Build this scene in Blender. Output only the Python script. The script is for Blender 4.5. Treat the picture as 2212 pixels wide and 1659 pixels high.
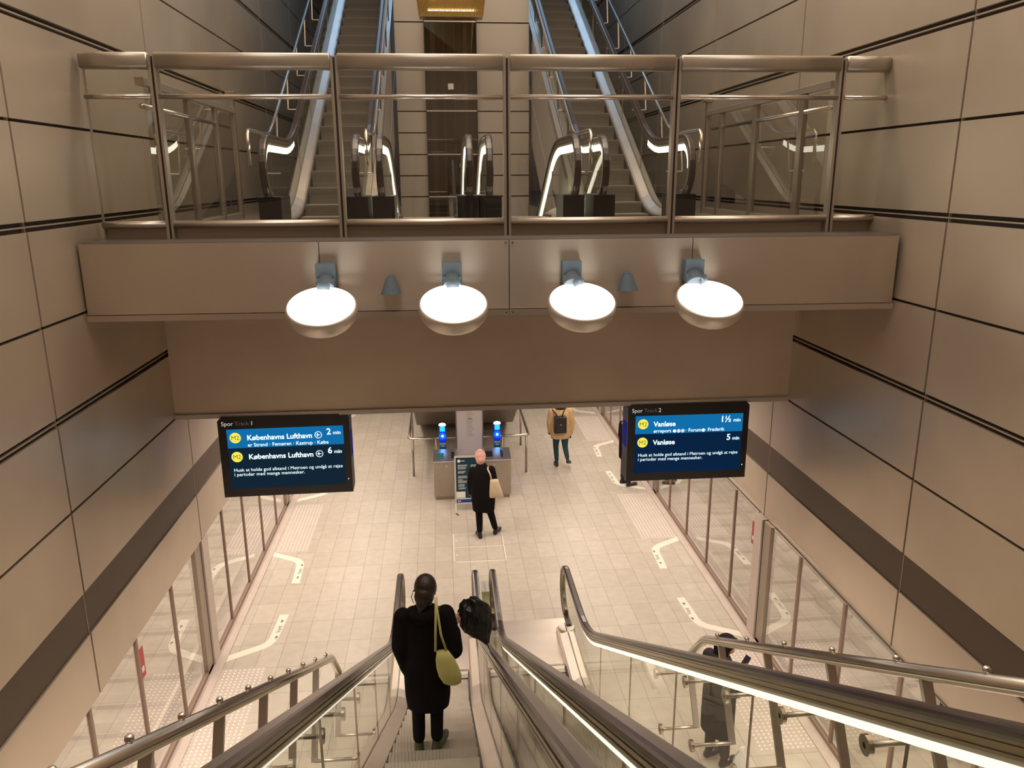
import bpy, bmesh, math, random
from mathutils import Vector, Matrix
random.seed(7)
S = bpy.context.scene
for o in list(bpy.data.objects): bpy.data.objects.remove(o)
COL = S.collection
PI = math.pi
T30 = math.tan(math.radians(30))

# ------------------------------------------------------------------ camera
yaw, pitch, roll = 0.0870, 0.2565, -0.0058
cd = bpy.data.cameras.new('camera'); cam = bpy.data.objects.new('camera', cd); COL.objects.link(cam)
cd.sensor_width = 36.0; cd.lens = 36.0 * 1699.0 / 2212.0; cd.clip_start = 0.05; cd.clip_end = 200
fw = Vector((math.sin(yaw) * math.cos(pitch), math.cos(yaw) * math.cos(pitch), -math.sin(pitch)))
rt = Vector((math.cos(yaw), -math.sin(yaw), 0)); up = rt.cross(fw)
r2 = rt * math.cos(roll) + up * math.sin(roll); u2 = -rt * math.sin(roll) + up * math.cos(roll)
Mc = Matrix((r2, u2, -fw)).transposed().to_4x4(); Mc.translation = Vector((0, 0, 6.591))
cam.matrix_world = Mc
S.camera = cam

# ------------------------------------------------------------------ world, exposure, lights
S.view_settings.view_transform = 'Standard'; S.view_settings.look = 'None'
S.view_settings.gamma = 1.0; S.view_settings.exposure = 0.0; S.view_settings.use_curve_mapping = False
w = bpy.data.worlds.new('world'); S.world = w; w.use_nodes = True
w.node_tree.nodes['Background'].inputs[0].default_value = (1.0, 0.86, 0.7, 1); w.node_tree.nodes['Background'].inputs[1].default_value = 0.10

def area(name, loc, rot, sx, sy, power, col=(1, 0.86, 0.70), spread=180):
    l = bpy.data.lights.new(name, 'AREA'); l.shape = 'RECTANGLE'; l.size = sx; l.size_y = sy
    l.energy = power; l.color = col; l.spread = math.radians(spread)
    o = bpy.data.objects.new(name, l); o.location = loc; o.rotation_euler = rot; COL.objects.link(o)
    return o
WARM = (1.0, 0.87, 0.73)
area('hall_ceiling_lamp_near', (0.58, 3.0, 13.4), (0, 0, 0), 6.5, 7, 450, WARM)
area('hall_ceiling_lamp_far', (0.58, 11.5, 13.4), (0, 0, 0), 6.5, 5, 340, (1, .87, .70))
area('skylight_far', (0.58, 19.5, 13.6), (0, 0, 0), 6.5, 4.5, 150, (.42, .68, 1.0))
area('bridge_fill', (0.58, 9.2, 11.0), (0, 0, 0), 6.5, .6, 130, (1, .87, .70))  # added fill above the bridge, no fixture there
area('platform_ceiling_lamp_left', (-2.2, 16.5, 3.66), (0, 0, 0), 0.5, 12, 230, WARM)
area('platform_ceiling_lamp_right', (3.3, 16.5, 3.66), (0, 0, 0), 0.5, 12, 230, WARM)
area('platform_ceiling_lamp_mid', (0.5, 13.0, 3.66), (0, 0, 0), 3.4, 0.5, 60, WARM)
area('side_floor_fill_left', (-2.3, 4.2, 3.4), (0, math.radians(-12), 0), 0.5, 9, 150, WARM, 130)  # pair of added fill lights, floating over the floor beside the escalators
area('side_floor_fill_right', (3.4, 4.2, 3.4), (0, math.radians(12), 0), 0.5, 9, 150, WARM, 130)
area('tunnel_lamp_left', (-5.2, 11, 3.0), (0, 0, 0), 0.3, 20, 600, (1, .88, .74))
area('tunnel_lamp_right', (6.3, 11, 3.0), (0, 0, 0), 0.3, 20, 400, (1, .88, .74))

# ------------------------------------------------------------------ materials
def mat(name, col, rough=0.5, metal=0.0, noise=0.0, nscale=(1, 1, 1), bump=0.0, bscale=(30, 30, 30), bdist=.01, emit=None, estr=0, spec=0.5, rvar=0.0):
    m = bpy.data.materials.new(name); m.use_nodes = True; nt = m.node_tree; b = nt.nodes['Principled BSDF']
    b.inputs['Base Color'].default_value = (*col, 1); b.inputs['Roughness'].default_value = rough
    b.inputs['Metallic'].default_value = metal; b.inputs['Specular IOR Level'].default_value = spec
    if emit: b.inputs['Emission Color'].default_value = (*emit, 1); b.inputs['Emission Strength'].default_value = estr
    if noise or bump or rvar:
        tc = nt.nodes.new('ShaderNodeTexCoord'); geo = nt.nodes.new('ShaderNodeNewGeometry')
        mp = nt.nodes.new('ShaderNodeMapping'); mp.inputs['Scale'].default_value = nscale
        nt.links.new(geo.outputs['Position'], mp.inputs['Vector'])
        n = nt.nodes.new('ShaderNodeTexNoise'); n.inputs['Scale'].default_value = 1.0; n.inputs['Detail'].default_value = 5
        nt.links.new(mp.outputs[0], n.inputs['Vector'])
        if noise:
            mr = nt.nodes.new('ShaderNodeMapRange'); mr.inputs[1].default_value = 0.3; mr.inputs[2].default_value = 0.7
            mr.inputs[3].default_value = 1 - noise; mr.inputs[4].default_value = 1 + noise
            nt.links.new(n.outputs[0], mr.inputs[0])
            mx = nt.nodes.new('ShaderNodeVectorMath'); mx.operation = 'SCALE'; mx.inputs[0].default_value = col
            nt.links.new(mr.outputs[0], mx.inputs['Scale']); nt.links.new(mx.outputs[0], b.inputs['Base Color'])
        if rvar:
            mr2 = nt.nodes.new('ShaderNodeMapRange'); mr2.inputs[1].default_value = 0.3; mr2.inputs[2].default_value = 0.7
            mr2.inputs[3].default_value = rough - rvar; mr2.inputs[4].default_value = rough + rvar
            nt.links.new(n.outputs[0], mr2.inputs[0]); nt.links.new(mr2.outputs[0], b.inputs['Roughness'])
        if bump:
            mp2 = nt.nodes.new('ShaderNodeMapping'); mp2.inputs['Scale'].default_value = bscale
            nt.links.new(geo.outputs['Position'], mp2.inputs['Vector'])
            n2 = nt.nodes.new('ShaderNodeTexNoise'); n2.inputs['Scale'].default_value = 1.0; n2.inputs['Detail'].default_value = 2
            nt.links.new(mp2.outputs[0], n2.inputs['Vector'])
            bp = nt.nodes.new('ShaderNodeBump'); bp.inputs['Strength'].default_value = bump; bp.inputs['Distance'].default_value = bdist
            nt.links.new(n2.outputs[0], bp.inputs['Height']); nt.links.new(bp.outputs[0], b.inputs['Normal'])
    return m
M = {}
M['panel'] = mat('bronze_wall_panel', (.56, .468, .375), .38, .55, .15, (.55, .45, .45), .55, (.9, .9, .7), .05)
M['fascia'] = mat('bridge_fascia_steel', (.66, .58, .50), .30, .85, .06, (.9, 1, .3), .4, (1.4, 1, .5), .04)
nt = M['fascia'].node_tree; bs = nt.nodes['Principled BSDF']; bs.inputs['Anisotropic'].default_value = .85; bs.inputs['Anisotropic Rotation'].default_value = .25
tg = nt.nodes.new('ShaderNodeTangent'); tg.direction_type = 'RADIAL'; tg.axis = 'Z'; nt.links.new(tg.outputs[0], bs.inputs['Tangent'])
M['lip'] = mat('bridge_lip_steel', (.58, .49, .42), .34, .8, .05, (1, 1, 3))
M['beam'] = mat('beam_face_plate', (.60, .50, .40), .5, .3, .10, (.7, .7, 1.1))
M['groove'] = mat('groove_shadow_gap', (.03, .022, .018), .8)
M['steel'] = mat('brushed_stainless', (.66, .60, .54), .24, 1.0, .04, (3, 3, 3))
M['steel2'] = mat('satin_stainless', (.60, .53, .47), .38, .9, .05, (2, 2, 2))
M['guide'] = mat('olive_steel_guide', (.36, .31, .24), .28, .9)
M['cap'] = mat('dull_brown_steel', (.44, .385, .325), .42, .85, .05, (2, 2, 2))
M['post'] = mat('dull_steel_post', (.36, .30, .25), .35, .8)
M['deck'] = mat('escalator_deck_steel', (.68, .60, .54), .36, .95, .05, (2, 3, 2))
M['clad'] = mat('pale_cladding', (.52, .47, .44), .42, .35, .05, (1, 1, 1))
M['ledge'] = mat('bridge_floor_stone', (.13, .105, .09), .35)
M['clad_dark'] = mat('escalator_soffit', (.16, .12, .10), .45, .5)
M['rubber'] = mat('black_rubber', (.036, .020, .017), .26, 0, spec=.8)
M['black'] = mat('black_plastic', (.012, .010, .011), .32)
M['riser'] = mat('escalator_riser_metal', (.12, .10, .08), .6, .3)
M['step'] = mat('escalator_step_metal', (.44, .385, .33), .42, .6, .10, (4, 4, 4))
M['dark'] = mat('dark_skirt', (.05, .04, .035), .5, .3)
M['grey'] = mat('grey_lamp_paint', (.13, .17, .21), .6, spec=.2)
M['dish'] = mat('lamp_dish_metal', (.62, .56, .50), .42, .6)
M['cloth_black'] = mat('black_wool', (.010, .008, .009), .95, bump=.3, bscale=(80, 80, 80), spec=.1)
M['cloth_char'] = mat('charcoal_cloth', (.030, .026, .026), .9, spec=.2)
M['cloth_grey'] = mat('grey_skirt_cloth', (.055, .045, .042), .9, spec=.2)
M['hair'] = mat('dark_brown_hair', (.022, .010, .008), .45, noise=.4, nscale=(60, 60, 8), bump=.4, bscale=(90, 90, 10))
M['skin'] = mat('skin', (.50, .26, .18), .5)
M['pink'] = mat('pink_knit', (.60, .33, .28), .9, noise=.12, nscale=(30, 30, 30), bump=.5, bscale=(60, 60, 90))
M['tan'] = mat('tan_puffer', (.56, .37, .19), .7, noise=.08, nscale=(10, 10, 10), bump=.6, bscale=(10, 10, 22))
M['teal'] = mat('dark_teal_trousers', (.008, .045, .055), .85)
M['lime'] = mat('yellow_green_canvas', (.56, .53, .20), .85, noise=.08, nscale=(12, 12, 12))
M['canvas'] = mat('cream_canvas', (.66, .54, .38), .9, noise=.06, nscale=(14, 14, 14))
M['umb'] = mat('black_umbrella_nylon', (.012, .011, .012), .35, bump=.6, bscale=(40, 40, 20))
M['shoe_olive'] = mat('olive_shoe', (.045, .045, .02), .6)
M['shoe_black'] = mat('black_shoe', (.012, .010, .010), .35)
M['bag_white'] = mat('translucent_white_plastic', (.72, .70, .68), .35)
M['white'] = mat('white_paint_marking', (.86, .80, .70), .6, noise=.03, nscale=(6, 6, 6))
M['stud'] = mat('steel_stud', (.98, .95, .88), .35, .2)
M['sill'] = mat('pinkish_stone_sill', (.60, .50, .45), .5, noise=.05, nscale=(5, 5, 5))
M['ink'] = mat('grey_ink', (.10, .09, .08), .7)
M['track'] = mat('track_bed_concrete', (.50, .44, .38), .9, noise=.25, nscale=(.8, 2.5, 1))
M['sleeper'] = mat('concrete_sleeper', (.41, .36, .31), .9)  # toned close to the track bed
M['rail'] = mat('running_rail_steel', (.6, .53, .45), .3, .9)
M['totem'] = mat('totem_grey_board', (.52, .47, .42), .5)
M['red'] = mat('red_sticker', (.45, .06, .05), .5)
M['poster'] = mat('poster_dark_teal', (.004, .035, .058), .45)
M['poster_blue'] = mat('poster_blue', (.008, .045, .20), .45)
M['paper'] = mat('white_print', (.75, .74, .72), .6)
M['green'] = mat('green_label', (.015, .12, .09), .5)
M['gold'] = mat('gold_ribbed_metal', (.72, .52, .22), .25, .9)
M['mould'] = mat('reddish_gasket', (.26, .17, .13), .5)
M['cabinet'] = mat('cabinet_steel', (.42, .36, .31), .38, .7, .06, (3, 3, 3))
M['cabtop'] = mat('cabinet_top_steel', (.65, .65, .68), .22, .9)
M['ceil'] = mat('ceiling_plates', (.62, .56, .50), .7)
M['wall_light'] = mat('lift_wall_panel', (.46, .39, .33), .42, .35, .05, (1, 1, 1))

def emis(name, col, s):
    return mat(name, (0.004, 0.004, 0.004), .6, emit=col, estr=s, spec=.05)
M['lens'] = emis('lit_lamp_lens', (1, .95, .86), 7)
M['led'] = emis('led_strip', (1, .94, .62), 1.5)
M['led_b'] = emis('led_strip_and_glow', (1, .97, .76), 2.8)  # strips in this are drawn taller to include glow on the newel glass
M['led_dim'] = emis('dim_led_strip', (1, .93, .72), .9)
M['scr_blue'] = emis('screen_blue', (.004, .155, .40), 1.0)
M['scr_navy'] = emis('screen_navy', (.004, .017, .034), 1.0)
M['scr_navy2'] = emis('screen_navy_right', (.001, .015, .052), 1.0)
M['scr_white'] = emis('screen_white', (.80, .98, 1.0), 1.25)
M['scr_yellow'] = emis('screen_yellow', (.95, .84, .10), 1.0)
M['scr_olive'] = emis('screen_olive', (.16, .16, .02), 1.0)
M['scr_grey'] = emis('screen_dim', (.10, .07, .065), 1.0)
M['scr_soft'] = emis('header_white', (.55, .52, .50), 1.0)
M['cyan'] = emis('lit_cyan_display', (.03, .55, .9), 1.4)
M['ring'] = emis('lit_blue_ring', (.0, .06, 1.0), 3.0)
M['dot'] = emis('lit_white_dot', (.6, .9, 1.0), 3.5)
M['side_refl'] = emis('blue_side_reflection', (.01, .02, .35), .35)
M['redled'] = emis('pale_led_dot', (.9, .9, .8), 2)

# glass: thin architectural sheet, fresnel mix of clear and mirror
def glass(name, tint, boost, base):
    m = bpy.data.materials.new(name); m.use_nodes = True; nt = m.node_tree; nt.nodes.clear()
    out = nt.nodes.new('ShaderNodeOutputMaterial'); mx = nt.nodes.new('ShaderNodeMixShader')
    tr = nt.nodes.new('ShaderNodeBsdfTransparent'); tr.inputs[0].default_value = (*tint, 1)
    gl = nt.nodes.new('ShaderNodeBsdfGlossy'); gl.inputs['Roughness'].default_value = 0.0
    fr = nt.nodes.new('ShaderNodeFresnel'); fr.inputs[0].default_value = 1.5
    ma = nt.nodes.new('ShaderNodeMath'); ma.operation = 'MULTIPLY_ADD'; ma.inputs[1].default_value = boost; ma.inputs[2].default_value = base
    ma.use_clamp = True
    ge = nt.nodes.new('ShaderNodeNewGeometry'); fb = nt.nodes.new('ShaderNodeMath'); fb.operation = 'SUBTRACT'; fb.inputs[0].default_value = 1.0
    mu = nt.nodes.new('ShaderNodeMath'); mu.operation = 'MULTIPLY'      # only the outer face of a pane mirrors, the way out is clear
    nt.links.new(ge.outputs['Backfacing'], fb.inputs[1]); nt.links.new(ma.outputs[0], mu.inputs[0]); nt.links.new(fb.outputs[0], mu.inputs[1])
    nt.links.new(fr.outputs[0], ma.inputs[0]); nt.links.new(mu.outputs[0], mx.inputs[0])
    nt.links.new(tr.outputs[0], mx.inputs[1]); nt.links.new(gl.outputs[0], mx.inputs[2]); nt.links.new(mx.outputs[0], out.inputs[0])
    return m
M['glass'] = glass('clear_glass', (.965, .975, .93), 1.0, .0)
M['glass_rail'] = glass('railing_glass', (.965, .965, .945), 1.5, .01)
M['glass_door'] = glass('platform_door_glass', (.90, .88, .84), 1.8, .34)
M['glass_side'] = glass('side_railing_glass', (.95, .95, .93), 2.0, .03)
M['glass_lift'] = glass('lift_shaft_glass', (.66, .60, .54), 1.0, .08)

# floor tiles 0.311 x 0.58 m aligned to the joints
def floor_material():
    m = bpy.data.materials.new('granite_floor_tiles'); m.use_nodes = True; nt = m.node_tree; b = nt.nodes['Principled BSDF']
    geo = nt.nodes.new('ShaderNodeNewGeometry'); mp = nt.nodes.new('ShaderNodeMapping')
    mp.inputs['Location'].default_value = (2.452 + 3.11, -11.612 + 17.4, 0)
    nt.links.new(geo.outputs['Position'], mp.inputs['Vector'])
    br = nt.nodes.new('ShaderNodeTexBrick'); br.offset = 0.0; br.inputs['Scale'].default_value = 1.0
    br.inputs['Brick Width'].default_value = .311; br.inputs['Row Height'].default_value = .58
    br.inputs['Mortar Size'].default_value = .0035; br.inputs['Mortar Smooth'].default_value = .2
    br.inputs['Color1'].default_value = (.58, .51, .44, 1); br.inputs['Color2'].default_value = (.52, .455, .385, 1)
    br.inputs['Mortar'].default_value = (.27, .21, .17, 1)
    nt.links.new(mp.outputs[0], br.inputs['Vector'])
    n = nt.nodes.new('ShaderNodeTexNoise'); n.inputs['Scale'].default_value = 7; n.inputs['Detail'].default_value = 6
    nt.links.new(geo.outputs['Position'], n.inputs['Vector'])
    mr = nt.nodes.new('ShaderNodeMapRange'); mr.inputs[1].default_value = .3; mr.inputs[2].default_value = .7; mr.inputs[3].default_value = .93; mr.inputs[4].default_value = 1.06
    nt.links.new(n.outputs[0], mr.inputs[0])
    sc = nt.nodes.new('ShaderNodeVectorMath'); sc.operation = 'SCALE'
    nt.links.new(br.outputs[0], sc.inputs[0]); nt.links.new(mr.outputs[0], sc.inputs['Scale']); nt.links.new(sc.outputs[0], b.inputs['Base Color'])
    b.inputs['Roughness'].default_value = .42
    return m
M['floor'] = floor_material()
# ribbed grille
def grille_material():
    m = bpy.data.materials.new('ribbed_vent_metal'); m.use_nodes = True; nt = m.node_tree; b = nt.nodes['Principled BSDF']
    geo = nt.nodes.new('ShaderNodeNewGeometry'); sx = nt.nodes.new('ShaderNodeSeparateXYZ'); nt.links.new(geo.outputs['Position'], sx.inputs[0])
    ma = nt.nodes.new('ShaderNodeMath'); ma.operation = 'MULTIPLY'; ma.inputs[1].default_value = 2 * PI / .013; nt.links.new(sx.outputs[2], ma.inputs[0])
    si = nt.nodes.new('ShaderNodeMath'); si.operation = 'SINE'; nt.links.new(ma.outputs[0], si.inputs[0])
    mr = nt.nodes.new('ShaderNodeMapRange'); mr.inputs[1].default_value = -1; mr.inputs[3].default_value = 0; mr.inputs[4].default_value = 1; nt.links.new(si.outputs[0], mr.inputs[0])
    mx = nt.nodes.new('ShaderNodeMix'); mx.data_type = 'RGBA'; mx.inputs[6].default_value = (.07, .048, .035, 1); mx.inputs[7].default_value = (.15, .11, .08, 1)
    nt.links.new(mr.outputs[0], mx.inputs[0]); nt.links.new(mx.outputs[2], b.inputs['Base Color']); b.inputs['Roughness'].default_value = .5; b.inputs['Metallic'].default_value = .4
    return m
M['grille'] = grille_material()

# ------------------------------------------------------------------ mesh helpers
class MB:
    def __init__(s): s.b = bmesh.new()
    def box(s, x0, x1, y0, y1, z0, z1, mtx=None):
        v = [s.b.verts.new((x, y, z)) for x in (x0, x1) for y in (y0, y1) for z in (z0, z1)]
        if mtx:
            for q in v: q.co = mtx @ q.co
        for f in ((0, 1, 3, 2), (4, 6, 7, 5), (0, 4, 5, 1), (2, 3, 7, 6), (0, 2, 6, 4), (1, 5, 7, 3)): s.b.faces.new([v[i] for i in f])
        return s
    def rings(s, rings, cap=True, close=False):
        R = [[s.b.verts.new(p) for p in r] for r in rings]; n = len(R[0])
        pairs = list(zip(R, R[1:])) + ([(R[-1], R[0])] if close else [])
        for a, c in pairs:
            for i in range(n): s.b.faces.new((a[i], a[(i + 1) % n], c[(i + 1) % n], c[i]))
        if cap and not close:
            s.b.faces.new(R[0][::-1]); s.b.faces.new(R[-1])
        return s
    def tube(s, pts, rad, seg=12, cap=True, close=False):
        pts = [Vector(p) for p in pts]; n = len(pts); rings = []; prev = None
        for i, p in enumerate(pts):
            a = pts[i - 1] if i else (pts[-1] if close else p); c = pts[(i + 1) % n] if (i < n - 1 or close) else p
            t = (c - a).normalized()
            if prev is None:
                u = t.orthogonal().normalized()
            else:
                u = (prev - t * prev.dot(t))
                u = u.normalized() if u.length > 1e-6 else t.orthogonal().normalized()
            prev = u; v = t.cross(u)
            r = rad[i] if isinstance(rad, (list, tuple)) else rad
            rings.append([p + (u * math.cos(2 * PI * k / seg) + v * math.sin(2 * PI * k / seg)) * r for k in range(seg)])
        return s.rings(rings, cap, close)
    def cyl(s, a, c, r, seg=16): return s.tube([a, c], r, seg)
    def loft(s, secs, seg=20):      # secs: (cx,cy,z,rx,ry[,pow]) horizontal ellipses
        rings = []
        for q in secs:
            cx, cy, z, rx, ry = q[:5]; e = q[5] if len(q) > 5 else 1.0; tx = q[6] if len(q) > 6 else 0
            ring = []
            for k in range(seg):
                a = 2 * PI * k / seg; ca, sa = math.cos(a), math.sin(a)
                ring.append(Vector((cx + rx * math.copysign(abs(ca) ** e, ca), cy + ry * math.copysign(abs(sa) ** e, sa), z + tx * ca)))
            rings.append(ring)
        return s.rings(rings)
    def ell(s, c, r, seg=18, rng=12, rot=None):
        rings = []
        for j in range(1, rng):
            ph = PI * j / rng; ring = []
            for k in range(seg):
                a = 2 * PI * k / seg
                p = Vector((r[0] * math.sin(ph) * math.cos(a), r[1] * math.sin(ph) * math.sin(a), r[2] * math.cos(ph)))
                if rot: p = rot @ p
                ring.append(Vector(c) + p)
            rings.append(ring)
        return s.rings(rings)
    def limb(s, pts, rad, seg=14):
        s.tube(pts, rad, seg)
        for p, r in zip(pts, rad): s.ell(p, (r, r, r), 12, 8)
        return s
    def poly(s, pts, thick, axis='y'):   # extruded polygon: pts list of 3D points, thickness vector
        t = Vector(thick); a = [s.b.verts.new(Vector(p)) for p in pts]; c = [s.b.verts.new(Vector(p) + t) for p in pts]; n = len(a)
        s.b.faces.new(a[::-1]); s.b.faces.new(c)
        for i in range(n): s.b.faces.new((a[i], a[(i + 1) % n], c[(i + 1) % n], c[i]))
        return s
    def sweep(s, path, prof, close=False):    # path [(s,z)], prof [(x, n)] n along the path normal
        P = [Vector((0, q[0], q[1])) for q in path]; rings = []
        for i, p in enumerate(P):
            a = P[max(i - 1, 0)]; c = P[min(i + 1, len(P) - 1)]; t = (c - a).normalized(); nrm = Vector((0, -t.z, t.y))
            rings.append([Vector((x, 0, 0)) + p + nrm * n for x, n in prof])
        return s.rings(rings, True)
    def ribbon(s, ss, zf, prof):              # prof [(x, dz)] vertical offsets
        return s.rings([[Vector((x, q, zf(q) + dz)) for x, dz in prof] for q in ss])
    def build(s, name, m, parent=None, smooth=False, mods=None, local=False):
        bmesh.ops.recalc_face_normals(s.b, faces=s.b.faces)
        if parent is not None and not local:
            s.b.transform((Matrix.Translation(parent.location) @ parent.rotation_euler.to_matrix().to_4x4()).inverted())
        me = bpy.data.meshes.new(name); s.b.to_mesh(me); s.b.free()
        if smooth:
            for p in me.polygons: p.use_smooth = True
        mm = M[m] if isinstance(m, str) else m
        me.materials.append(mm)
        o = bpy.data.objects.new(name, me); COL.objects.link(o)
        if parent is not None: o.parent = parent
        if mods == 'bevel':
            md = o.modifiers.new('bevel', 'BEVEL'); md.width = .006; md.segments = 2; md.limit_method = 'ANGLE'
        elif mods and mods[0] == 'remesh':
            md = o.modifiers.new('remesh', 'REMESH'); md.mode = 'VOXEL'; md.voxel_size = mods[1]; md.use_smooth_shade = True
            md = o.modifiers.new('smooth', 'SMOOTH'); md.factor = .6; md.iterations = mods[2]
        return o
def tag(o, label, cat, group=None):
    o['label'] = label; o['category'] = cat
    if group: o['group'] = group
    return o
def thing(name, label, cat, loc=(0, 0, 0), rz=0, group=None):
    o = bpy.data.objects.new(name, None); COL.objects.link(o); o.location = loc; o.rotation_euler = (0, 0, rz); o.empty_display_size = .2
    return tag(o, label, cat, group)
def struct(o): o['kind'] = 'structure'; return o
def dup(root, loc, rz, label, group=None):
    def cp(o, par):
        c = o.copy(); COL.objects.link(c)
        if par is not None: c.parent = par
        for ch in list(o.children): cp(ch, c)
        return c
    r = cp(root, None); r.location = loc; r.rotation_euler = (0, 0, rz); r['label'] = label
    if group: r['group'] = group
    return r
def text(name, body, size, m, mtx, parent, align='LEFT', depth=.001, bold=0.0, space=1.0, tall=1.0):
    c = bpy.data.curves.new(name, 'FONT'); c.body = body; c.size = size; c.align_x = align; c.extrude = depth; c.offset = bold; c.space_character = space; c.resolution_u = 3
    t = bpy.data.objects.new(name, c); COL.objects.link(t)
    dg = bpy.context.evaluated_depsgraph_get(); me = bpy.data.meshes.new_from_object(t.evaluated_get(dg))
    bpy.data.objects.remove(t); bpy.data.curves.remove(c)
    me.name = name; me.transform(Matrix.Diagonal((1, tall, 1, 1))); me.transform(mtx)
    if parent is not None:
        me.transform((Matrix.Translation(parent.location) @ parent.rotation_euler.to_matrix().to_4x4()).inverted())
    me.materials.clear(); me.materials.append(M[m])
    o = bpy.data.objects.new(name, me); COL.objects.link(o)
    if parent is not None: o.parent = parent
    return o

XL, XR = -3.325, 4.476
XGL, XGR = -3.37, 4.45
# ------------------------------------------------------------------ the setting
struct(MB().box(XGL - .1, XGR + .1, -8, 34, -.3, 0).build('floor', 'floor'))
struct(MB().box(-7, 8, -10, 34, 14.0, 14.2).build('ceiling', 'ceil'))
rows = [(1.894, 2.554, 0), (2.927, 3.743, 0), (3.743, 4.571, 1), (4.571, 5.398, 0), (5.398, 6.225, 1), (6.225, 7.052, 0), (7.052, 7.879, 1),
        (7.879, 8.706, 0), (8.706, 9.517, 1), (9.517, 10.344, 0), (10.344, 11.171, 1), (11.171, 11.998, 0), (11.998, 12.825, 1), (12.825, 13.98, 0)]
def side_wall(name, X, d):      # d = outward direction of the wall's back
    b = MB()
    for (z0, z1, dbl) in rows:
        g0 = .013; g1 = .042 if dbl else .013
        # the double groove sits at the top of rows marked 1 and bottom of the next one
        if not dbl and z0 > 4: g0 = .042
        if z0 == 2.927: g0 = .035
        if z1 == 2.554: g1 = .010
        for k in range(-5, 9):
            y0 = 6.755 + 3.276 * k; y1 = y0 + 3.276
            xa, xb = sorted((X, X + d * .04)); b.box(xa, xb, y0 + .014, y1 - .014, z0 + g0, z1 - g1)
        if dbl:
            xa, xb = sorted((X + d * .012, X + d * .04)); b.box(xa, xb, -9.6, 32.9, z1 - .006, z1 + .006)
    for k in range(-5, 9):
        y0 = 6.755 + 3.276 * k; xa, xb = sorted((X + d * .012, X + d * .04)); b.box(xa, xb, y0 - .003, y0 + .003, 1.9, 13.9)
    wl = struct(b.build(name, 'panel'))
    xa, xb = sorted((X + d * .04, X + d * .2))
    MB().box(xa, xb, -9.6, 33, 1.894, 14).build('backing', 'groove', wl)
    xa, xb = sorted((X + d * .015, X + d * .041))
    bb = MB().box(xa, xb, -9.6, 32.9, 2.562, 2.955); g = bb.build('ventilation_band', 'grille', wl); g['label'] = 'dark brown ribbed ventilation band'
    return wl
side_wall('wall_left', XL, -1); side_wall('wall_right', XR, 1)
struct(MB().box(-7, 8, -10.2, -9.9, -1, 14).build('wall_back', 'panel'))
struct(MB().box(-7, 8, 33.5, 33.7, -1, 14).build('wall_front', 'panel'))
# tunnels behind the platform screens
for nm, s, xg, xw in (('left', -1, XGL, -6.3), ('right', 1, XGR, 7.4)):
    xa, xb = sorted((xg + s * .1, xw))
    tb = struct(MB().box(xa, xb, -8, 33, -1.2, -1.0).build('floor_track_' + nm, 'track'))
    bb = MB(); xc = (xa + xb) / 2
    for k in range(60): bb.box(xc - 1.1, xc + 1.1, -7 + k * .65, -6.75 + k * .65, -1.0, -.93)
    bb.build('sleepers', 'sleeper', tb)
    for off in (-.72, .72): MB().box(xc + off - .035, xc + off + .035, -8, 33, -.93, -.80).build('running_rail', 'rail', tb)
    xa, xb = sorted((xw, xw + s * .2)); struct(MB().box(xa, xb, -8, 33, -1.2, 4).build('wall_tunnel_' + nm, 'track'))
    xa, xb = sorted((xg + s * .2, xw)); struct(MB().box(xa, xb, -8, 33, 3.6, 3.8).build('ceiling_tunnel_' + nm, 'track'))
# slab over the platform, with the escalator well
sb = MB()
sb.box(XL, -.80, 9.56, 33.5, 5.6, 6.05); sb.box(1.80, XR, 9.56, 33.5, 5.6, 6.05); sb.box(-.80, 1.80, 9.56, 11.3, 5.6, 6.05); sb.box(-.80, 1.80, 25, 33.5, 5.6, 6.05)
struct(sb.build('floor_upper', 'ledge'))
cb = MB()
cb.box(XL, -.85, 9.95, 33.5, 3.75, 3.9); cb.box(1.85, XR, 9.95, 33.5, 3.75, 3.9); cb.box(-.85, 1.85, 9.95, 13.0, 3.75, 3.9); cb.box(-.85, 1.85, 24, 33.5, 3.75, 3.9)
struct(cb.build('ceiling_platform', 'ceil'))
hb = struct(MB().box(XL, XR, 9.60, 9.95, 3.75, 5.6).build('wall_beam', 'beam'))
MB().box(XL, XR, 9.575, 9.602, 3.735, 3.79).build('bottom_edge_strip', 'clad', hb)
# lift wall block between the upper escalators
lw = MB(); levels = [4.6, 5.398, 5.80, 6.225, 6.64, 7.052, 7.47, 7.879, 8.706, 9.517, 9.99]
for z0, z1 in zip(levels, levels[1:]):
    for xa, xb in ((-.80, -.235), (.785, 1.82)): lw.box(xa, xb, 16.6, 16.66, z0 + .011, z1 - .011)
for xa, xb in ((-.80, -.235), (.785, 1.82)): lw.box(xa, xb, 16.6, 16.66, 10.03, 13.9)
lw = struct(lw.build('wall_lift', 'wall_light'))
MB().box(-.80, 1.82, 16.66, 16.9, 4.6, 13.9).build('backing', 'groove', lw)
MB().box(-.222, .772, 16.645, 16.658, 4.6, 13.8).build('shaft_back', mat('brown_shaft_back', (.20, .165, .135), .5), lw)
lf = thing('lift_shaft_front', 'tall brown glazed lift shaft front behind the bridge', 'lift', (.27, 16.5, 4.6))
for z0, z1 in zip(levels[0:1] + levels[1::2], levels[1::2]): pass
lz = [4.6, 5.398, 6.225, 7.052, 7.879, 8.706, 9.517, 10.3, 13.0]
for z0, z1 in zip(lz, lz[1:]): MB().box(-.225, .775, 16.52, 16.535, z0 + .012, z1 - .012).build('glass_pane', 'glass_lift', lf)
for z in lz[1:-1]: MB().box(-.225, .775, 16.49, 16.53, z - .012, z + .012).build('transom', 'steel2', lf)
for xa, xb in ((-.235, -.222), (.772, .785)): MB().box(xa, xb, 16.48, 16.6, 4.6, 13).build('jamb', 'dark', lf)
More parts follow.
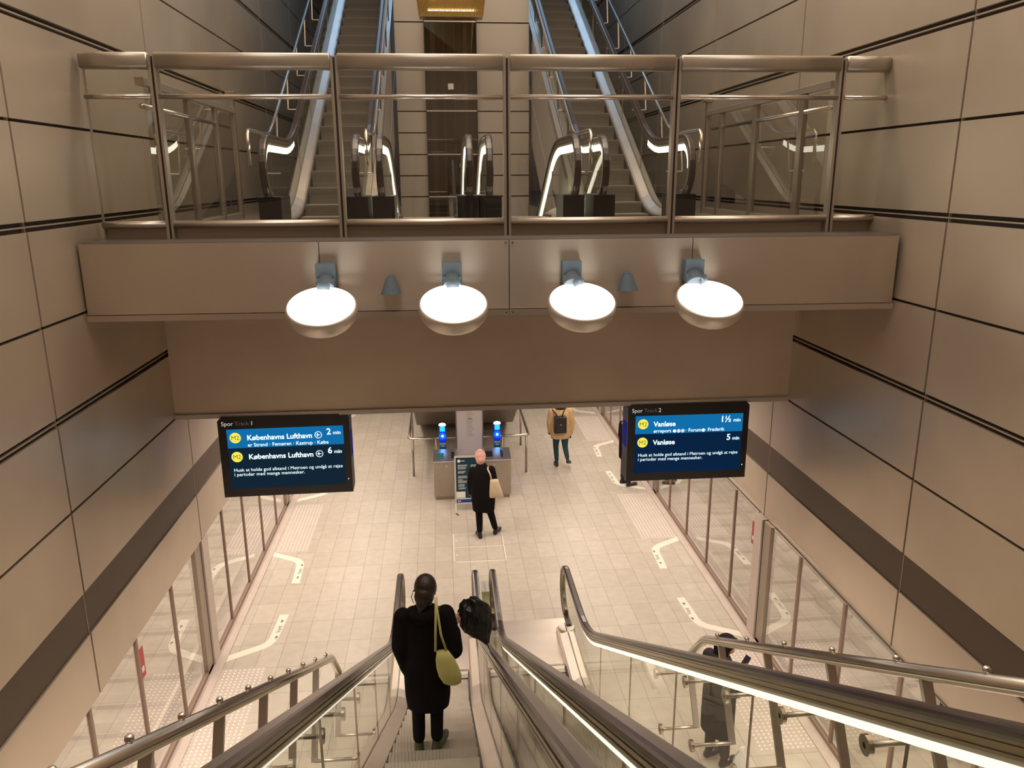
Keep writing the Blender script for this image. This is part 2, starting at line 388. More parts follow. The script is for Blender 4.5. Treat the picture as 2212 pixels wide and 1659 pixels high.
for xa, xb in ((-.12, -.02), (.12, .16), (.33, .36), (.52, .60)): MB().box(xa, xb, 16.6, 16.64, 4.6, 13).build('guide_rail', 'post', lf)
MB().box(.21, .32, 16.50, 16.52, 8.28, 8.39).build('white_square_sign', 'paper', lf)
# gold ribbed light fitting hanging in the shaft
gf = thing('ribbed_light_fitting', 'gold ribbed light fitting hanging at the top centre', 'light', (.255, 14.0, 9.1))
gb = MB()
for k in range(44):
    t = k / 43; xb_ = -.26 + t * 1.02; xt = -.36 + t * 1.22
    gb.tube([(xb_, 13.71, 9.1), (xt, 13.36, 10.0), (xt, 13.26, 11.0)], .0075, 6)
gb.build('ribs', 'gold', gf)
MB().poly([(-.26, 13.76, 9.1), (.76, 13.76, 9.1), (.87, 13.42, 10.0), (.87, 13.32, 11.0), (-.37, 13.32, 11.0), (-.37, 13.42, 10.0)], (0, .25, 0)).build('backing_plate', 'gold', gf)
for k in range(3): MB().box(-.12 + .04 * k, .63 - .04 * k, 13.685 - .062 * k, 13.70 - .062 * k, 9.17 + .16 * k, 9.185 + .16 * k).build('glint_rod', mat('warm_rib_glint', (.1, .1, .1), emit=(1, .9, .6), estr=5), gf)  # glowing rods added to draw the white glints on the ribs
MB().cyl((.25, 13.5, 11), (.25, 13.5, 13.99), .02).build('suspension_rod', 'steel2', gf)

# ------------------------------------------------------------------ bridge
BR = -.022
br = thing('footbridge', 'brown steel footbridge deck spanning the hall', 'bridge', (.60, 7.49, 5.31), BR)
def BX(b, x0, x1, y0, y1, z0, z1): # box in bridge frame (world numbers at pivot)
    return b.box(x0 - .6, x1 - .6, y0 - 7.49, y1 - 7.49, z0 - 5.31, z1 - 5.31)
for x0, x1 in ((-3.305, -1.145), (-1.140, .628), (.634, 2.395), (2.400, 4.44)):
    BX(MB(), x0 + (.002 if x0 > -3 else 0), x1, 7.49, 7.53, 5.372, 6.025).build('fascia_panel', 'fascia', br, local=True)
    b = MB(); BX(b, x0, x1, 7.465, 7.53, 5.312, 5.366)
    b.build('bottom_lip', 'lip', br, local=True)
b = MB()
for x in (.60, .665):
    for z in (5.34, 6.0): b.cyl((x - .6, -.03, z - 5.31), (x - .6, .03, z - 5.31), .007, 8)
b.build('rivets', 'dark', br, local=True)
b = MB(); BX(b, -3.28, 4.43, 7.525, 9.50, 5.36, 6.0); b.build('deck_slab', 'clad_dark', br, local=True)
b = MB(); BX(b, -3.28, 4.43, 7.50, 9.47, 6.0, 6.03); b.build('walking_surface', 'ledge', br, local=True)

# railing on the bridge
rl = thing('glass_railing', 'steel framed glass railing along the front edge of the footbridge', 'railing', (.60, 8.08, 6.03), -.012)
def RX(b, x0, x1, y0, y1, z0, z1): return b.box(x0 - .6, x1 - .6, y0 - 8.08, y1 - 8.08, z0 - 6.03, z1 - 6.03)
posts = [-2.635, -.968, .667, 2.340, 4.008]
ends = [-3.27, *posts, 4.56]
for x in posts:
    b = MB(); RX(b, x - .035, x - .008, 8.03, 8.12, 5.99, 7.71); RX(b, x + .012, x + .035, 8.03, 8.12, 5.99, 7.71); b.build('post', 'steel2', rl, local=True)
    b = MB(); RX(b, x - .010, x + .014, 8.05, 8.11, 5.99, 7.70); b.build('post_gap', 'groove', rl, local=True)
for x0, x1 in zip(ends, ends[1:]):
    a = x0 + (.037 if x0 in posts else 0); c = x1 - (.037 if x1 in posts else 0)
    b = MB(); RX(b, a, c, 8.07, 8.082, 6.20, 7.6); b.build('glass_pane', 'glass_rail', rl, local=True)
    # rounded top rail
    b = MB(); n = 10; rr = []
    for xx in (a, c):
        rr.append([Vector((xx - .6, -.02 + .078 * math.copysign(abs(math.cos(2 * PI * k / 28)) ** .55, math.cos(2 * PI * k / 28)), 7.66 - 6.03 + .074 * math.copysign(abs(math.sin(2 * PI * k / 28)) ** .55, math.sin(2 * PI * k / 28)))) for k in range(28)])
    b.rings(rr); b.build('top_rail', 'cap', rl, smooth=True, local=True)
    b = MB(); b.cyl((a - .6, .03 - .08, 7.345 - 6.03), (c - .6, .03 - .08, 7.345 - 6.03), .024, 14); b.build('middle_rail', 'steel', rl, smooth=True, local=True)
    b = MB(); rr = []
    for xx in (a, c):
        rr.append([Vector((xx - .6, -.01 + .05 * math.cos(2 * PI * k / 16), 6.165 - 6.03 + .038 * math.sin(2 * PI * k / 16))) for k in range(16)])
    b.rings(rr); b.build('bottom_rail', 'steel2', rl, smooth=True, local=True)
    b = MB(); RX(b, a, c, 8.09, 8.11, 6.0, 6.135); b.build('kick_plate', 'post', rl, local=True)
for x in (ends[0], ends[-1]):
    b = MB(); RX(b, x - .006, x + .006, 8.06, 8.09, 6.0, 7.6); b.build('end_trim', 'steel2', rl, local=True)
# side railings running back from the front railing
def side_railing(x, ys, y1, lab):
    r = thing('side_railing', lab, 'railing', (x, 8.2, 6.05))
    MB().box(x - .045, x + .045, 8.17, y1, 7.46, 7.53).build('top_rail', 'steel2', r, mods='bevel')
    MB().cyl((x, 8.17, 7.27), (x, y1 - .2, 7.27), .024).build('handrail', 'steel', r, smooth=True)
    MB().box(x - .02, x + .02, 8.17, y1, 6.05, 6.13).build('bottom_rail', 'steel2', r)
    yy = [8.2] + ys + [y1]
    for y in ys:
        MB().box(x - .03, x + .03, y - .055, y + .055, 6.05, 7.46).build('post', 'post', r, mods='bevel')
    for a, c in zip(yy, yy[1:]):
        MB().box(x - .006, x + .006, a + .06, c - .06, 6.15, 7.44).build('glass_pane', 'glass_side', r)
    b = MB().box(x - .03, x + .03, y1 - .02, y1 + .09, 6.05, 7.72); b.box(x - .06, x + .06, y1 - .05, y1 + .12, 7.66, 7.74); b.build('end_post', 'post', r, mods='bevel')
side_railing(4.02, [8.85, 10.2, 11.45], 12.05, 'side railing of glass and steel on the right of the footbridge deck')
side_railing(-2.80, [8.55, 9.6, 10.7], 11.6, 'side railing of glass and steel on the left of the footbridge deck')

# ------------------------------------------------------------------ floodlights and speakers on the bridge face
def floodlight(xb, xc, yf, lab, first=None):
    zc = 5.485; yc = 7.10; R = .302
    t = thing('floodlight', lab, 'lamp', (xb, yf, 5.75), 0, 'round floodlights on the footbridge')
    n = Vector((0, -math.cos(math.radians(64)), math.sin(math.radians(64)))); c = Vector((xc, yc, zc))
    u = Vector((1, 0, 0)); v = n.cross(u)
    b = MB(); b.box(xb - .092, xb + .092, yf - .10, yf, 5.62, 5.83); b.box(xb - .085, xb + .085, yf - .13, yf - .02, 5.56, 5.70)
    b.build('wall_bracket', 'grey', t, mods='bevel')
    b = MB(); b.cyl((xb, yf - .15, 5.60), (xb, yf - .04, 5.67), .09, 20); b.build('swivel', 'grey', t, mods='bevel')
    edge = c - v * (-R * .80) if v.y > 0 else c - v * (R * .80)
    b = MB(); b.tube([(xb, yf - .10, 5.60), ((xb + edge.x) / 2, edge.y + .03, edge.z + .05), edge + n * .045], [.05, .045, .062], 14); b.build('arm', 'grey', t, smooth=True)
    b = MB(); rings = []
    for dist, r in ((.012, R), (.0, R + .012), (-.05, R + .016), (-.10, R + .004), (-.15, R * .90), (-.19, R * .68), (-.215, R * .42), (-.228, R * .2), (-.23, .03)):
        rings.append([c + n * dist + (u * math.cos(2 * PI * k / 48) + v * math.sin(2 * PI * k / 48)) * r for k in range(48)])
    b.rings(rings); b.build('dish', 'dish', t, smooth=True)
    b = MB(); rings = []
    for dist, r in ((.013, R - .004), (.022, R - .02), (.024, R * .6), (.024, .05)):
        rings.append([c + n * dist + (u * math.cos(2 * PI * k / 48) + v * math.sin(2 * PI * k / 48)) * r for k in range(48)])
    b.rings(rings); b.build('lit_lens', 'lens', t, smooth=True)
    b = MB(); ring = [c + n * .026 + (u * math.cos(2 * PI * k / 32) + v * math.sin(2 * PI * k / 32)) * .075 for k in range(32)]
    b.tube(ring, .0025, 6, close=True); b.build('lens_ring', 'steel2', t)
    return t
fl = [(-1.08, -1.088), (.087, .091), (1.22, 1.272), (2.40, 2.475)]
labs = ['lit round floodlight, leftmost of four on the bridge face', 'lit round floodlight, second from the left on the bridge face',
        'lit round floodlight, second from the right on the bridge face', 'lit round floodlight, rightmost of four on the bridge face']
for (xb, xc), lab in zip(fl, labs):
    floodlight(xb, xc, 7.49 - (xb - .6) * -BR * 1.0 - .002 if False else 7.49 + (xb - .6) * BR, lab)
def speaker(x, lab):
    yf = 7.49 + (x - .6) * BR
    t = thing('cone_speaker', lab, 'speaker', (x, yf, 5.6), 0, 'small cone speakers on the footbridge')
    b = MB(); b.tube([(x, yf - .055, 5.69), (x, yf - .06, 5.655), (x, yf - .075, 5.535)], [.042, .055, .098], 18); b.build('cone', 'grey', t)
    MB().cyl((x, yf, 5.68), (x, yf - .05, 5.68), .035).build('mount', 'grey', t, smooth=True)
speaker(-.487, 'small grey cone speaker between the two left floodlights')
speaker(1.765, 'small grey cone speaker between the two right floodlights')

# ------------------------------------------------------------------ escalators
def path_fn(rise, s0, wdt):
    S1 = rise / T30
    def f(s):
        s = s - s0
        if s < -wdt: return 0.0
        if s < wdt: return T30 * (s + wdt) ** 2 / (4 * wdt)
        if s < S1 - wdt: return s * T30
        if s < S1 + wdt: return rise - T30 * (S1 + wdt - s) ** 2 / (4 * wdt)
        return rise
    return f, S1
def frange(a, b, st):
    n = max(2, int(round((b - a) / st))); return [a + (b - a) * i / n for i in range(n + 1)]
def make_escalator(name, flat, rise, label, dark_base, groupname, sh=0.0):
    r = thing(name, label, 'escalator', (0, 0, 0), 0, groupname)
    ft, S1 = path_fn(rise, -.30, .45); fh, _ = path_fn(rise, sh, .50)
    HH = 1.05; R = .375
    sN = -flat; sT = S1 + flat
    def samples(a, b):
        o = [a]
        for q in (-1.05, -.8, -.6, -.4, -.2, 0, .2, .4, .6): o.append(q)
        for q in (2.5, 5, 7.5): o.append(q)
        for q in (-.9, -.7, -.5, -.3, -.1, .1, .3, .5, .7): o.append(S1 + q)
        o.append(b); return sorted(x for x in set(o) if a <= x <= b)
    hz = HH - .016
    path = [(sN + R + .28, hz - 2 * R), (sN + R, hz - 2 * R)]
    for k in range(1, 16):
        a = -PI / 2 - PI * k / 16; path.append((sN + R + R * math.cos(a), hz - R + R * math.sin(a)))
    path.append((sN + R, hz))
    for s in samples(sN + R + .1, sT - R - .1): path.append((s, hz + fh(s)))
    path.append((sT - R, rise + hz))
    for k in range(1, 16):
        a = PI / 2 - PI * k / 16; path.append((sT - R + R * math.cos(a), rise + hz - R + R * math.sin(a)))
    path += [(sT - R, rise + hz - 2 * R), (sT - R - .28, rise + hz - 2 * R)]
    for sx in (-1, 1):
        x0 = sx * .542
        # rounded rubber handrail
        pr = [(x0 - .044, -.014), (x0 - .043, .000), (x0 - .036, .010), (x0 - .022, .016), (x0 + .022, .016), (x0 + .036, .010), (x0 + .043, .000), (x0 + .044, -.014), (x0 + .036, -.028), (x0 - .036, -.028)]
        MB().sweep(path, pr).build('handrail', 'rubber', r, smooth=False, local=True)
        h_ = [(.028, -.028), (.028, -.040), (.036, -.042), (.036, -.058), (.026, -.060), (.026, -.068), (.034, -.070), (.034, -.082), (.018, -.102)]
        pr = [(x0 + a_, n_) for a_, n_ in h_] + [(x0 - a_, n_) for a_, n_ in h_[::-1]]
        MB().sweep(path[1:-1], pr).build('handrail_guide', 'guide', r, local=True)
        # glass balustrade between the guide and the deck
        b = MB(); top = []; bot = []
        RR = R - .10
        sm = [sN + R - RR * math.cos(a * PI / 2 / 8) for a in range(0, 9)] + [s for s in samples(sN + R + .1, sT - R - .1)] + [sT - R + RR * math.sin(a * PI / 2 / 8) for a in range(0, 9)]
        for s in sm:
            if s < sN + R: q = math.sqrt(max(RR * RR - (s - sN - R) ** 2, 0)); zt = hz - R + q; zb = max(hz - R - q, .14)
            elif s > sT - R: q = math.sqrt(max(RR * RR - (s - sT + R) ** 2, 0)); zt = rise + hz - R + q; zb = max(rise + hz - R - q, rise + .14)
            else: zt = fh(s) + hz - .10; zb = ft(s) + .10
            top.append((s, zt)); bot.append((s, min(zb, zt - .002)))
        b.rings([[Vector((x0 - .006, t[0], t[1])), Vector((x0 + .006, t[0], t[1])), Vector((x0 + .006, q[0], q[1])), Vector((x0 - .006, q[0], q[1]))] for t, q in zip(top, bot)])
        b.build('glass_panel', 'glass', r, local=True)
        # glass joints
        for s in frange(.6, S1 - .3, 1.35):
            MB().box(x0 - .007, x0 + .007, s - .0018, s + .0018, ft(s) + .1, fh(s) + hz - .10).build('glass_joint', 'post', r, local=True)
        ds = samples(sN + .32, sT - .32)
        inner = [(sx * .405, .055), (sx * .43, .075), (sx * .522, .125), (sx * .534, .125), (sx * .534, .02), (sx * .405, -.02)]
        MB().ribbon(ds, ft, inner).build('inner_deck', 'deck', r, local=True)
        outer = [(sx * .550, .125), (sx * .628, .115), (sx * .636, .09), (sx * .636, -.02), (sx * .550, -.02)]
        MB().ribbon(ds, ft, outer).build('outer_deck', 'deck', r, local=True)
        MB().ribbon(ds, ft, [(sx * .532, .02), (sx * .552, .02), (sx * .552, .108), (sx * .532, .108)]).build('glass_seat', 'dark', r, local=True)
        MB().ribbon(samples(-1.0, S1 + .6), ft, [(sx * .384, .045), (sx * .406, .050), (sx * .406, -.26), (sx * .384, -.26)]).build('skirt', 'dark', r, local=True)
        # side cladding
        b = MB(); ds2 = frange(sN + .5, -.7, .5) + samples(-.6, S1 + .9)[1:] + [sT - .4]
        rg = []
        for s in ds2:
            zt = ft(s) - .02; zb = min(zt - .004, max(-.004, ft(s) - 1.15)); rg.append([Vector((sx * .618, s, zt)), Vector((sx * .632, s, zt)), Vector((sx * .632, s, zb)), Vector((sx * .618, s, zb))])
        b.rings(rg); b.build('side_cladding', 'clad', r, local=True)
        # newel inlet boxes
        mm = 'black' if dark_base else 'deck'
        if dark_base:
            for q0, q1, zb in ((sN + .16, sN + .75, 0), (sT - .75, sT - .16, rise)):
                MB().box(x0 - .155 if sx > 0 else x0 - .118, x0 + .118 if sx > 0 else x0 + .155, q0, q1, zb + .0, zb + .34).build('newel_base', mm, r, mods='bevel', local=True)
        else:
            for q0, zb in ((sN + .42, 0), (sT - .42, rise)):
                b = MB(); b.loft([(x0, q0, zb, .128, .15), (x0, q0, zb + .10, .128, .15), (x0, q0, zb + .125, .115, .13)], 28); b.build('newel_base', mm, r, local=True)
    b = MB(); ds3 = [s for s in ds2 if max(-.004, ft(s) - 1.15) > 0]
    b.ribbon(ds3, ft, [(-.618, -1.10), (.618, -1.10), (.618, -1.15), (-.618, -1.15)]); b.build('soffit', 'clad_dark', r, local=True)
    MB().box(-.60, .60, sN + .0, -.95, -.0, .012).build('landing_plate', 'deck', r, local=True)
    b = MB(); b.box(-.405, .405, -.98, -.90, .012, .022); b.box(-.405, .405, -1.10, -1.07, .012, .018); b.build('comb_plate', 'steel', r, local=True)
    MB().box(-.60, .60, S1 + .55, sT, rise + .0, rise + .012).build('landing_plate', 'deck', r, local=True)
    b = MB(); b.box(-.405, .405, S1 + .50, S1 + .58, rise + .012, rise + .022); b.build('comb_plate', 'steel', r, local=True)
    # one step mesh, then linked copies
    b = MB(); prof = [(.20, 0), (-.20, 0), (-.203, -.010), (-.202, -.03), (-.194, -.10), (-.192, -.16), (-.196, -.225), (-.13, -.225), (.20, -.03)]
    b.rings([[Vector((x, q, z)) for q, z in prof] for x in (-.380, .380)])
    for k in range(26):
        xx = -.372 + k * .0294; b.box(xx, xx + .012, -.197, .197, 0.0, .004)
    st = b.build('step', 'step', r, local=True); st.data.materials.append(M['riser'])
    for p in st.data.polygons:
        if p.center.y < -.12 and p.normal.y < -.2 and abs(p.normal.x) < .5: p.material_index = 1
    c = 2.43 - .4 * 8; first = True
    while c < S1 + .45:
        o = st if first else st.copy()
        if not first: COL.objects.link(o); o.parent = r
        first = False
        z = ft(c); o.location = (0, c, min(z, rise) if z > .03 else .004)
        if z > rise - .02: o.location.z = rise - .004
        c += .4
    r['_p'] = 0; del r['_p']
    def led(root, sx, a, c, m, h, kx=1.0):
        x0 = sx * .542 * kx; hz = HH - .016; ss = [q for q in samples(a, c)]
        p = []
        if a < sN + R:
            for k in range(9): q = PI - PI / 2 * k / 8; p.append((sN + R + R * math.cos(q), hz - R + R * math.sin(q)))
            ss = samples(sN + R + .1, c)
        p += [(q, hz + fh(q)) for q in ss]
        MB().sweep(p, [(x0 - .012, -.103), (x0 + .012, -.103), (x0 + .012, -.103 - h), (x0 - .012, -.103 - h)]).build('light_strip', m, root, local=True)
    return r, S1, led
escA, S1, ledA = make_escalator('escalator', 2.27, 6.05, 'near down escalator on the left carrying the person in black', False, 'escalators between hall and platform', -.26)
escA.location = (-.191, 8.45, 0); escA.rotation_euler = (0, 0, PI)
eA2 = dup(escA, (1.151, 8.45, 0), PI, 'near empty escalator on the right reaching the platform floor')
escB, _, ledB = make_escalator('escalator', 1.92, 6.05, 'escalator rising beyond the bridge on the left', True, 'escalators beyond the footbridge')
for c_ in escB.children:
    if c_.data.users == 1 or not c_.data.get('_n'):
        if not c_.data.get('_n'): c_.data.transform(Matrix.Diagonal((.96, 1, 1, 1))); c_.data['_n'] = 1
escB.location = (-1.489, 11.42, 6.05)
eB2 = dup(escB, (2.485, 11.42, 6.05), 0, 'escalator rising beyond the bridge on the right')
eB3 = dup(escB, (-.172, 9.5 + 1.92 + S1, 0), PI, 'escalator descending beyond the bridge, left of the middle pair')
eB4 = dup(escB, (1.105, 9.5 + 1.92 + S1, 0), PI, 'escalator descending beyond the bridge, right of the middle pair')

# light strips (local x is mirrored for escalators turned by 180 degrees)
ledA(escA, 1, -.1, S1 + .3, 'led_dim', .014)
ledA(eA2, 1, -1.2, S1 + .3, 'led', .024); ledA(eA2, -1, -1.4, S1 + .3, 'led', .036)
for e_ in (escB, eB2):
    for sx in (-1, 1): ledB(e_, sx, -1.92, .15, 'led_b', .075, .96)
for e_ in (eB3, eB4):
    for sx in (-1, 1): ledB(e_, sx, 3.0, S1 + 1.5, 'led_b', .09, .96)

# deep side panels under the rising escalators, facing the well
for e_, x_ in ((escB, .607), (eB2, -.607)):
    b = MB(); f_ = lambda q: T30 * (q + .3)
    rg = [[Vector((x_ + d, q, f_(q) - a)) for d, a in ((-.007, 1.10), (.007, 1.10), (.007, 1.95), (-.007, 1.95))] for q in (1.45, 4, 8, S1 - .2)]
    b.rings(rg); b.build('deep_side_panel', 'clad', e_, local=True)
    b = MB().box(x_ - .007, x_ + .007, .1, 1.46, -.45, .0); b.build('deep_side_panel', 'clad', e_, local=True)
# slide guard tubes beside the escalators
def guard_rail(xt, xg, ysign, y_top0, z_at, y_end, y_start, posts_y, lab, bend_end=True, discs=True, knobs=0, rad=.034):
    # runs z = z_at(y); ysign +1: descends with +y
    t = thing('guard_tube', lab, 'handrail', (xt, y_end, 0 if ysign > 0 else 6.05))
    nrm = Vector((0, .5 * ysign, .866)); pe = Vector((xt, y_end, z_at(y_end)))
    pts = [Vector((xt, y_start, z_at(y_start))), pe]
    be = pe + Vector((0, .38, -.40))
    if bend_end: pts += [pe + Vector((0, .06, -.05)), be, be - nrm * .06]
    MB().tube(pts, rad, 16).build('tube', 'steel', t, smooth=True)
    for y in posts_y:
        top = Vector((xt, y, z_at(y))) ; L = .72
        if y > y_end: top = be; L = .58
        q = top - nrm * L
        e1 = Vector((1, 0, 0)) * .024; e2 = Vector((0, nrm.z, -nrm.y)) * .012
        b = MB(); b.rings([[c_ + e1 + e2, c_ - e1 + e2, c_ - e1 - e2, c_ + e1 - e2] for c_ in (top, q)]); b.build('post', 'steel2', t)
        if discs:
            for d in ((.27, .71) if y < y_end else (.13, .57)):
                a = top - nrm * d; e = Vector((xg, a.y, a.z))
                MB().cyl(a, e, .014, 10).build('bracket_arm', 'steel2', t, smooth=True)
                sg = 1 if xt > xg else -1
                MB().cyl(e + Vector((sg * .0, 0, 0)), e + Vector((sg * .022, 0, 0)), .045, 20).build('glass_disc', 'steel', t, smooth=False)
    if knobs:
        y = y_end - .25 * ysign
        while (y - y_start) * ysign > 0:
            p = Vector((xt, y, z_at(y))) + nrm * rad
            b = MB(); b.ell(p + nrm * .012, (.017, .017, .017), 12, 8); b.cyl(p - nrm * .01, p + nrm * .01, .012, 10); b.build('knob', 'steel', t, smooth=True)
            y -= knobs * ysign
    return t
zlo = lambda y: 2.40 + T30 * (6.375 - y)
zlr = lambda y: 3.00 + T30 * (5.42 - y)
guard_rail(2.03, 1.712, 1, 0, zlr, 5.44, -1.5, [5.86, 5.13, 4.35, 3.58, 2.81, 2.04], 'steel guard tube with knobs outside the near right escalator', True, True, .55)
guard_rail(-1.10, -.752, 1, 0, zlo, 6.34, -1.5, [6.70, 5.66, 4.87, 4.08, 3.30, 2.5], 'steel guard tube with knobs outside the near left escalator', True, True, .467)
# upper ones
def upper_guard(x, xg, lab, thin=False):
    za = lambda y: 7.16 + T30 * max(0, y - 11.35)
    t = thing('guard_tube', lab, 'handrail', (x, 10.1, 6.05))
    pts = [(x, 10.05, 6.75), (x, 10.05, 7.10), (x, 10.12, 7.16), (x, 11.1, 7.16), (x, 11.35, 7.20), (x, 11.65, 7.16 + T30 * .30), (x, 21.5, za(21.5))]
    MB().tube(pts, .022, 12).build('tube', 'steel', t, smooth=True)
    for k in range(10):
        y = 10.9 + k * 1.05; zz = za(y)
        MB().tube([(x, y, zz), (x, y - .12, zz - .5)], .011 if thin else .014, 8).build('post', 'post' if not thin else 'dark', t)
        MB().cyl((x, y - .12, zz - .5), (xg, y - .12, zz - .5), .010, 8).build('bracket_arm', 'steel2', t)
upper_guard(-2.27, -2.05, 'thin guard tube outside the left rising escalator')
upper_guard(-.875, -.94, 'thin guard tube with dark posts inside the left rising escalator', True)
upper_guard(1.875, 1.94, 'thin guard tube with dark posts inside the right rising escalator', True)
upper_guard(3.27, 3.05, 'thin guard tube outside the right rising escalator')

# emergency stop post between the near escalators
sp = thing('stop_switch_post', 'pale green-white post between the near escalator ends', 'post', (.48, 10.2, 0))
MB().box(.43, .53, 10.0, 10.28, .125, .93).build('column', mat('pale_green_plastic', (.62, .66, .45), .4), sp, mods='bevel')
MB().box(.425, .535, 9.99, 10.29, .93, .945).build('cap', 'paper', sp)

# ------------------------------------------------------------------ platform screens
def screen(xg, side, lab, cols, tag_y):
    t = thing('platform_screen', lab, 'glass wall', (xg, 10, 0))
    s = side       # +1: the hall is at +x of the screen
    xs = sorted((xg, xg + s * .17))
    MB().box(xs[0], xs[1], -2, 33, .0, .018).build('sill', 'sill', t)
    xs = sorted((xg - s * .02, xg + s * .035)); MB().box(xs[0], xs[1], -2, 33, .018, .07).build('base_rail', 'mould', t)
    xs = sorted((xg - s * .045, xg - s * .012)); MB().box(xs[0], xs[1], -2, 33, 1.85, 1.89).build('head_rail', 'post', t)
    for y in cols:
        xs = sorted((xg - s * .06, xg + s * .055)); MB().box(xs[0], xs[1], y + .015, y + .27, 0, 1.90).build('column', 'sill', t, mods='bevel')
        xs = sorted((xg - s * .05, xg + s * .03)); MB().box(xs[0], xs[1], y - .02, y + .015, 0, 1.90).build('column_gap', 'groove', t)
        xs = sorted((xg - s * .06, xg + s * .035)); MB().box(xs[0], xs[1], y - .24, y - .02, 0, 1.90).build('door_edge', 'post', t)
    seg = []
    for y in cols:
        st = [y + .27, y + 1.14, y + 2.28, y + 3.42, y + 4.56, y + 5.7 - .24]
        for i, (a, c) in enumerate(zip(st, st[1:])):
            xs = sorted((xg - .006, xg + .006)); MB().box(xs[0], xs[1], a, c, .07, 1.91).build('glass_pane', 'glass_door', t)
            if i < 4: xs = sorted((xg - s * .02, xg + s * .022)); MB().box(xs[0], xs[1], c - .022, c + .022, .05, 1.90).build('mullion', 'mould', t)
    for y in tag_y:
        xs = sorted((xg + s * .008, xg + s * .011)); MB().box(xs[0], xs[1], y, y + .12, 1.35, 1.70).build('red_sticker', 'red', t)
        MB().box(xs[0] + (s * .002), xs[1] + s * .002, y + .03, y + .09, 1.42, 1.48).build('sticker_symbol', 'paper', t)
screen(XGL, 1, 'glass platform screen doors along the left track', [-1.4, 4.3, 9.98, 15.68, 21.4, 27.1], [7.75])
screen(XGR, -1, 'glass platform screen doors along the right track', [-1.5, 4.2, 9.88, 15.58, 21.3, 27.0], [10.20])

# tactile pads and queue markings
def tactile(xc, y0, y1, lab):
    b = MB(); nx = 11; dx = .0635; ny = int((y1 - y0) / .0635)
    for j in range(ny + 1):
        for i in range(nx):
            x = xc - dx * 5 + i * dx; y = y0 + j * .0635
            ring = [Vector((x + .0145 * math.cos(a * PI / 3), y + .0145 * math.sin(a * PI / 3), .001)) for a in range(6)]
            b.rings([ring, [Vector((x + (p.x - x) * .6, y + (p.y - y) * .6, .006)) for p in ring]])
    pl = MB().box(xc - .345, xc + .345, y0 - .03, y1, 0, .0012).build('tactile_paving', 'sill'); b.build('studs', 'stud', pl)['kind'] = 'stuff'
    tag(pl, lab, 'tactile paving', 'tactile stud pads by the platform doors')
names = ['nearest', 'second nearest', 'third']
for i, (a, c) in enumerate(((7.75, 9.88), (13.45, 15.6), (19.15, 21.3))):
    tactile(-2.95, a, c, 'field of steel studs by the left screen doors, %s to the camera' % names[i])
for i, (a, c) in enumerate(((7.65, 9.78), (13.35, 15.5), (19.05, 21.2))):
    tactile(3.94, a, c, 'field of steel studs by the right screen doors, %s to the camera' % names[i])
def bracket(xw, s, yw, dy, lab, up):
    # strip from the screen (xw,yw) bending to run along the platform; s = direction into the hall, dy = +-1
    W = .135; c = []
    P0 = Vector((xw, yw, 0)); P1 = Vector((xw + s * .62, yw + dy * .36, 0)); P2 = Vector((xw + s * .66, yw + dy * 1.16, 0))
    pts = [P0]; a = P1 + (P0 - P1).normalized() * .16; e = P1 + (P2 - P1).normalized() * .20
    for k in range(0, 9):
        t = k / 8; pts.append(a * (1 - t) ** 2 + P1 * 2 * t * (1 - t) + e * t * t)
    pts.append(P2); L = []; R = []
    for i, p in enumerate(pts):
        q0 = pts[max(i - 1, 0)]; q1 = pts[min(i + 1, len(pts) - 1)]; t = (q1 - q0).normalized(); n = Vector((-t.y, t.x, 0)) * W / 2
        if i == len(pts) - 1: n = Vector((-(1 if t.y > 0 else -1), 0, 0)) * W / 2
        L.append(p + n); R.append(p - n)
    b = MB(); b.rings([[l, r, r + Vector((0, 0, .003)), l + Vector((0, 0, .003))] for l, r in zip(L, R)])
    o = tag(b.build('queue_marking', 'white'), lab, 'floor marking', 'white queue markings at the platform doors')
    m = Matrix.Translation((P2.x - s * .0, P2.y - dy * .42, .0035)) @ Matrix.Rotation(PI / 2 * (1 if s < 0 else 1), 4, 'Z') @ Matrix.Translation((0, -.03, 0))
    text('lettering', 'Vent', .10, 'ink', m, o, 'CENTER', .0004)
    b = MB()
    for dd in (-.22, .22):
        cx, cy = P2.x, P2.y - dy * .42 + dd
        b.poly([(cx, cy + .045, .0035), (cx - .028, cy + .0, .0035), (cx + .028, cy, .0035)], (0, 0, .0008)); b.box(cx - .006, cx + .006, cy - .04, cy, .0035, .0043)
    b.build('arrows', 'ink', o)
for (yc, nm) in ((9.98, 'near'), (15.68, 'middle'), (21.4, 'far')):
    bracket(XGL + .10, 1, yc + .12, 1, 'white bent queue line on the left platform starting at the %s column' % nm, 1)
    bracket(XGL + .10, 1, yc + 3.42, -1, 'white bent queue line on the left platform, beyond the %s door' % nm, 0)
for (yc, nm) in ((9.88, 'near'), (15.58, 'middle'), (21.3, 'far')):
    bracket(XGR - .10, -1, yc + .12, 1, 'white bent queue line on the right platform starting at the %s column' % nm, 1)
    bracket(XGR - .10, -1, yc + 3.42, -1, 'white bent queue line on the right platform, beyond the %s door' % nm, 0)
# inspection frame in the floor
b = MB()
for x0, x1, y0, y1 in ((.06, 1.00, 12.72, 12.74), (.06, 1.00, 13.30, 13.315), (.06, .075, 12.72, 13.86), (.985, 1.0, 12.72, 13.86), (.06, 1.0, 13.85, 13.86)): b.box(x0, x1, y0, y1, 0, .002)
for x, y in ((.12, 13.0), (.12, 13.58)): b.cyl((x, y, 0), (x, y, .003), .018)
tag(b.build('floor_hatch_frame', 'white'), 'thin pale rectangular frame of a floor hatch under the person with the pink hat', 'floor hatch')

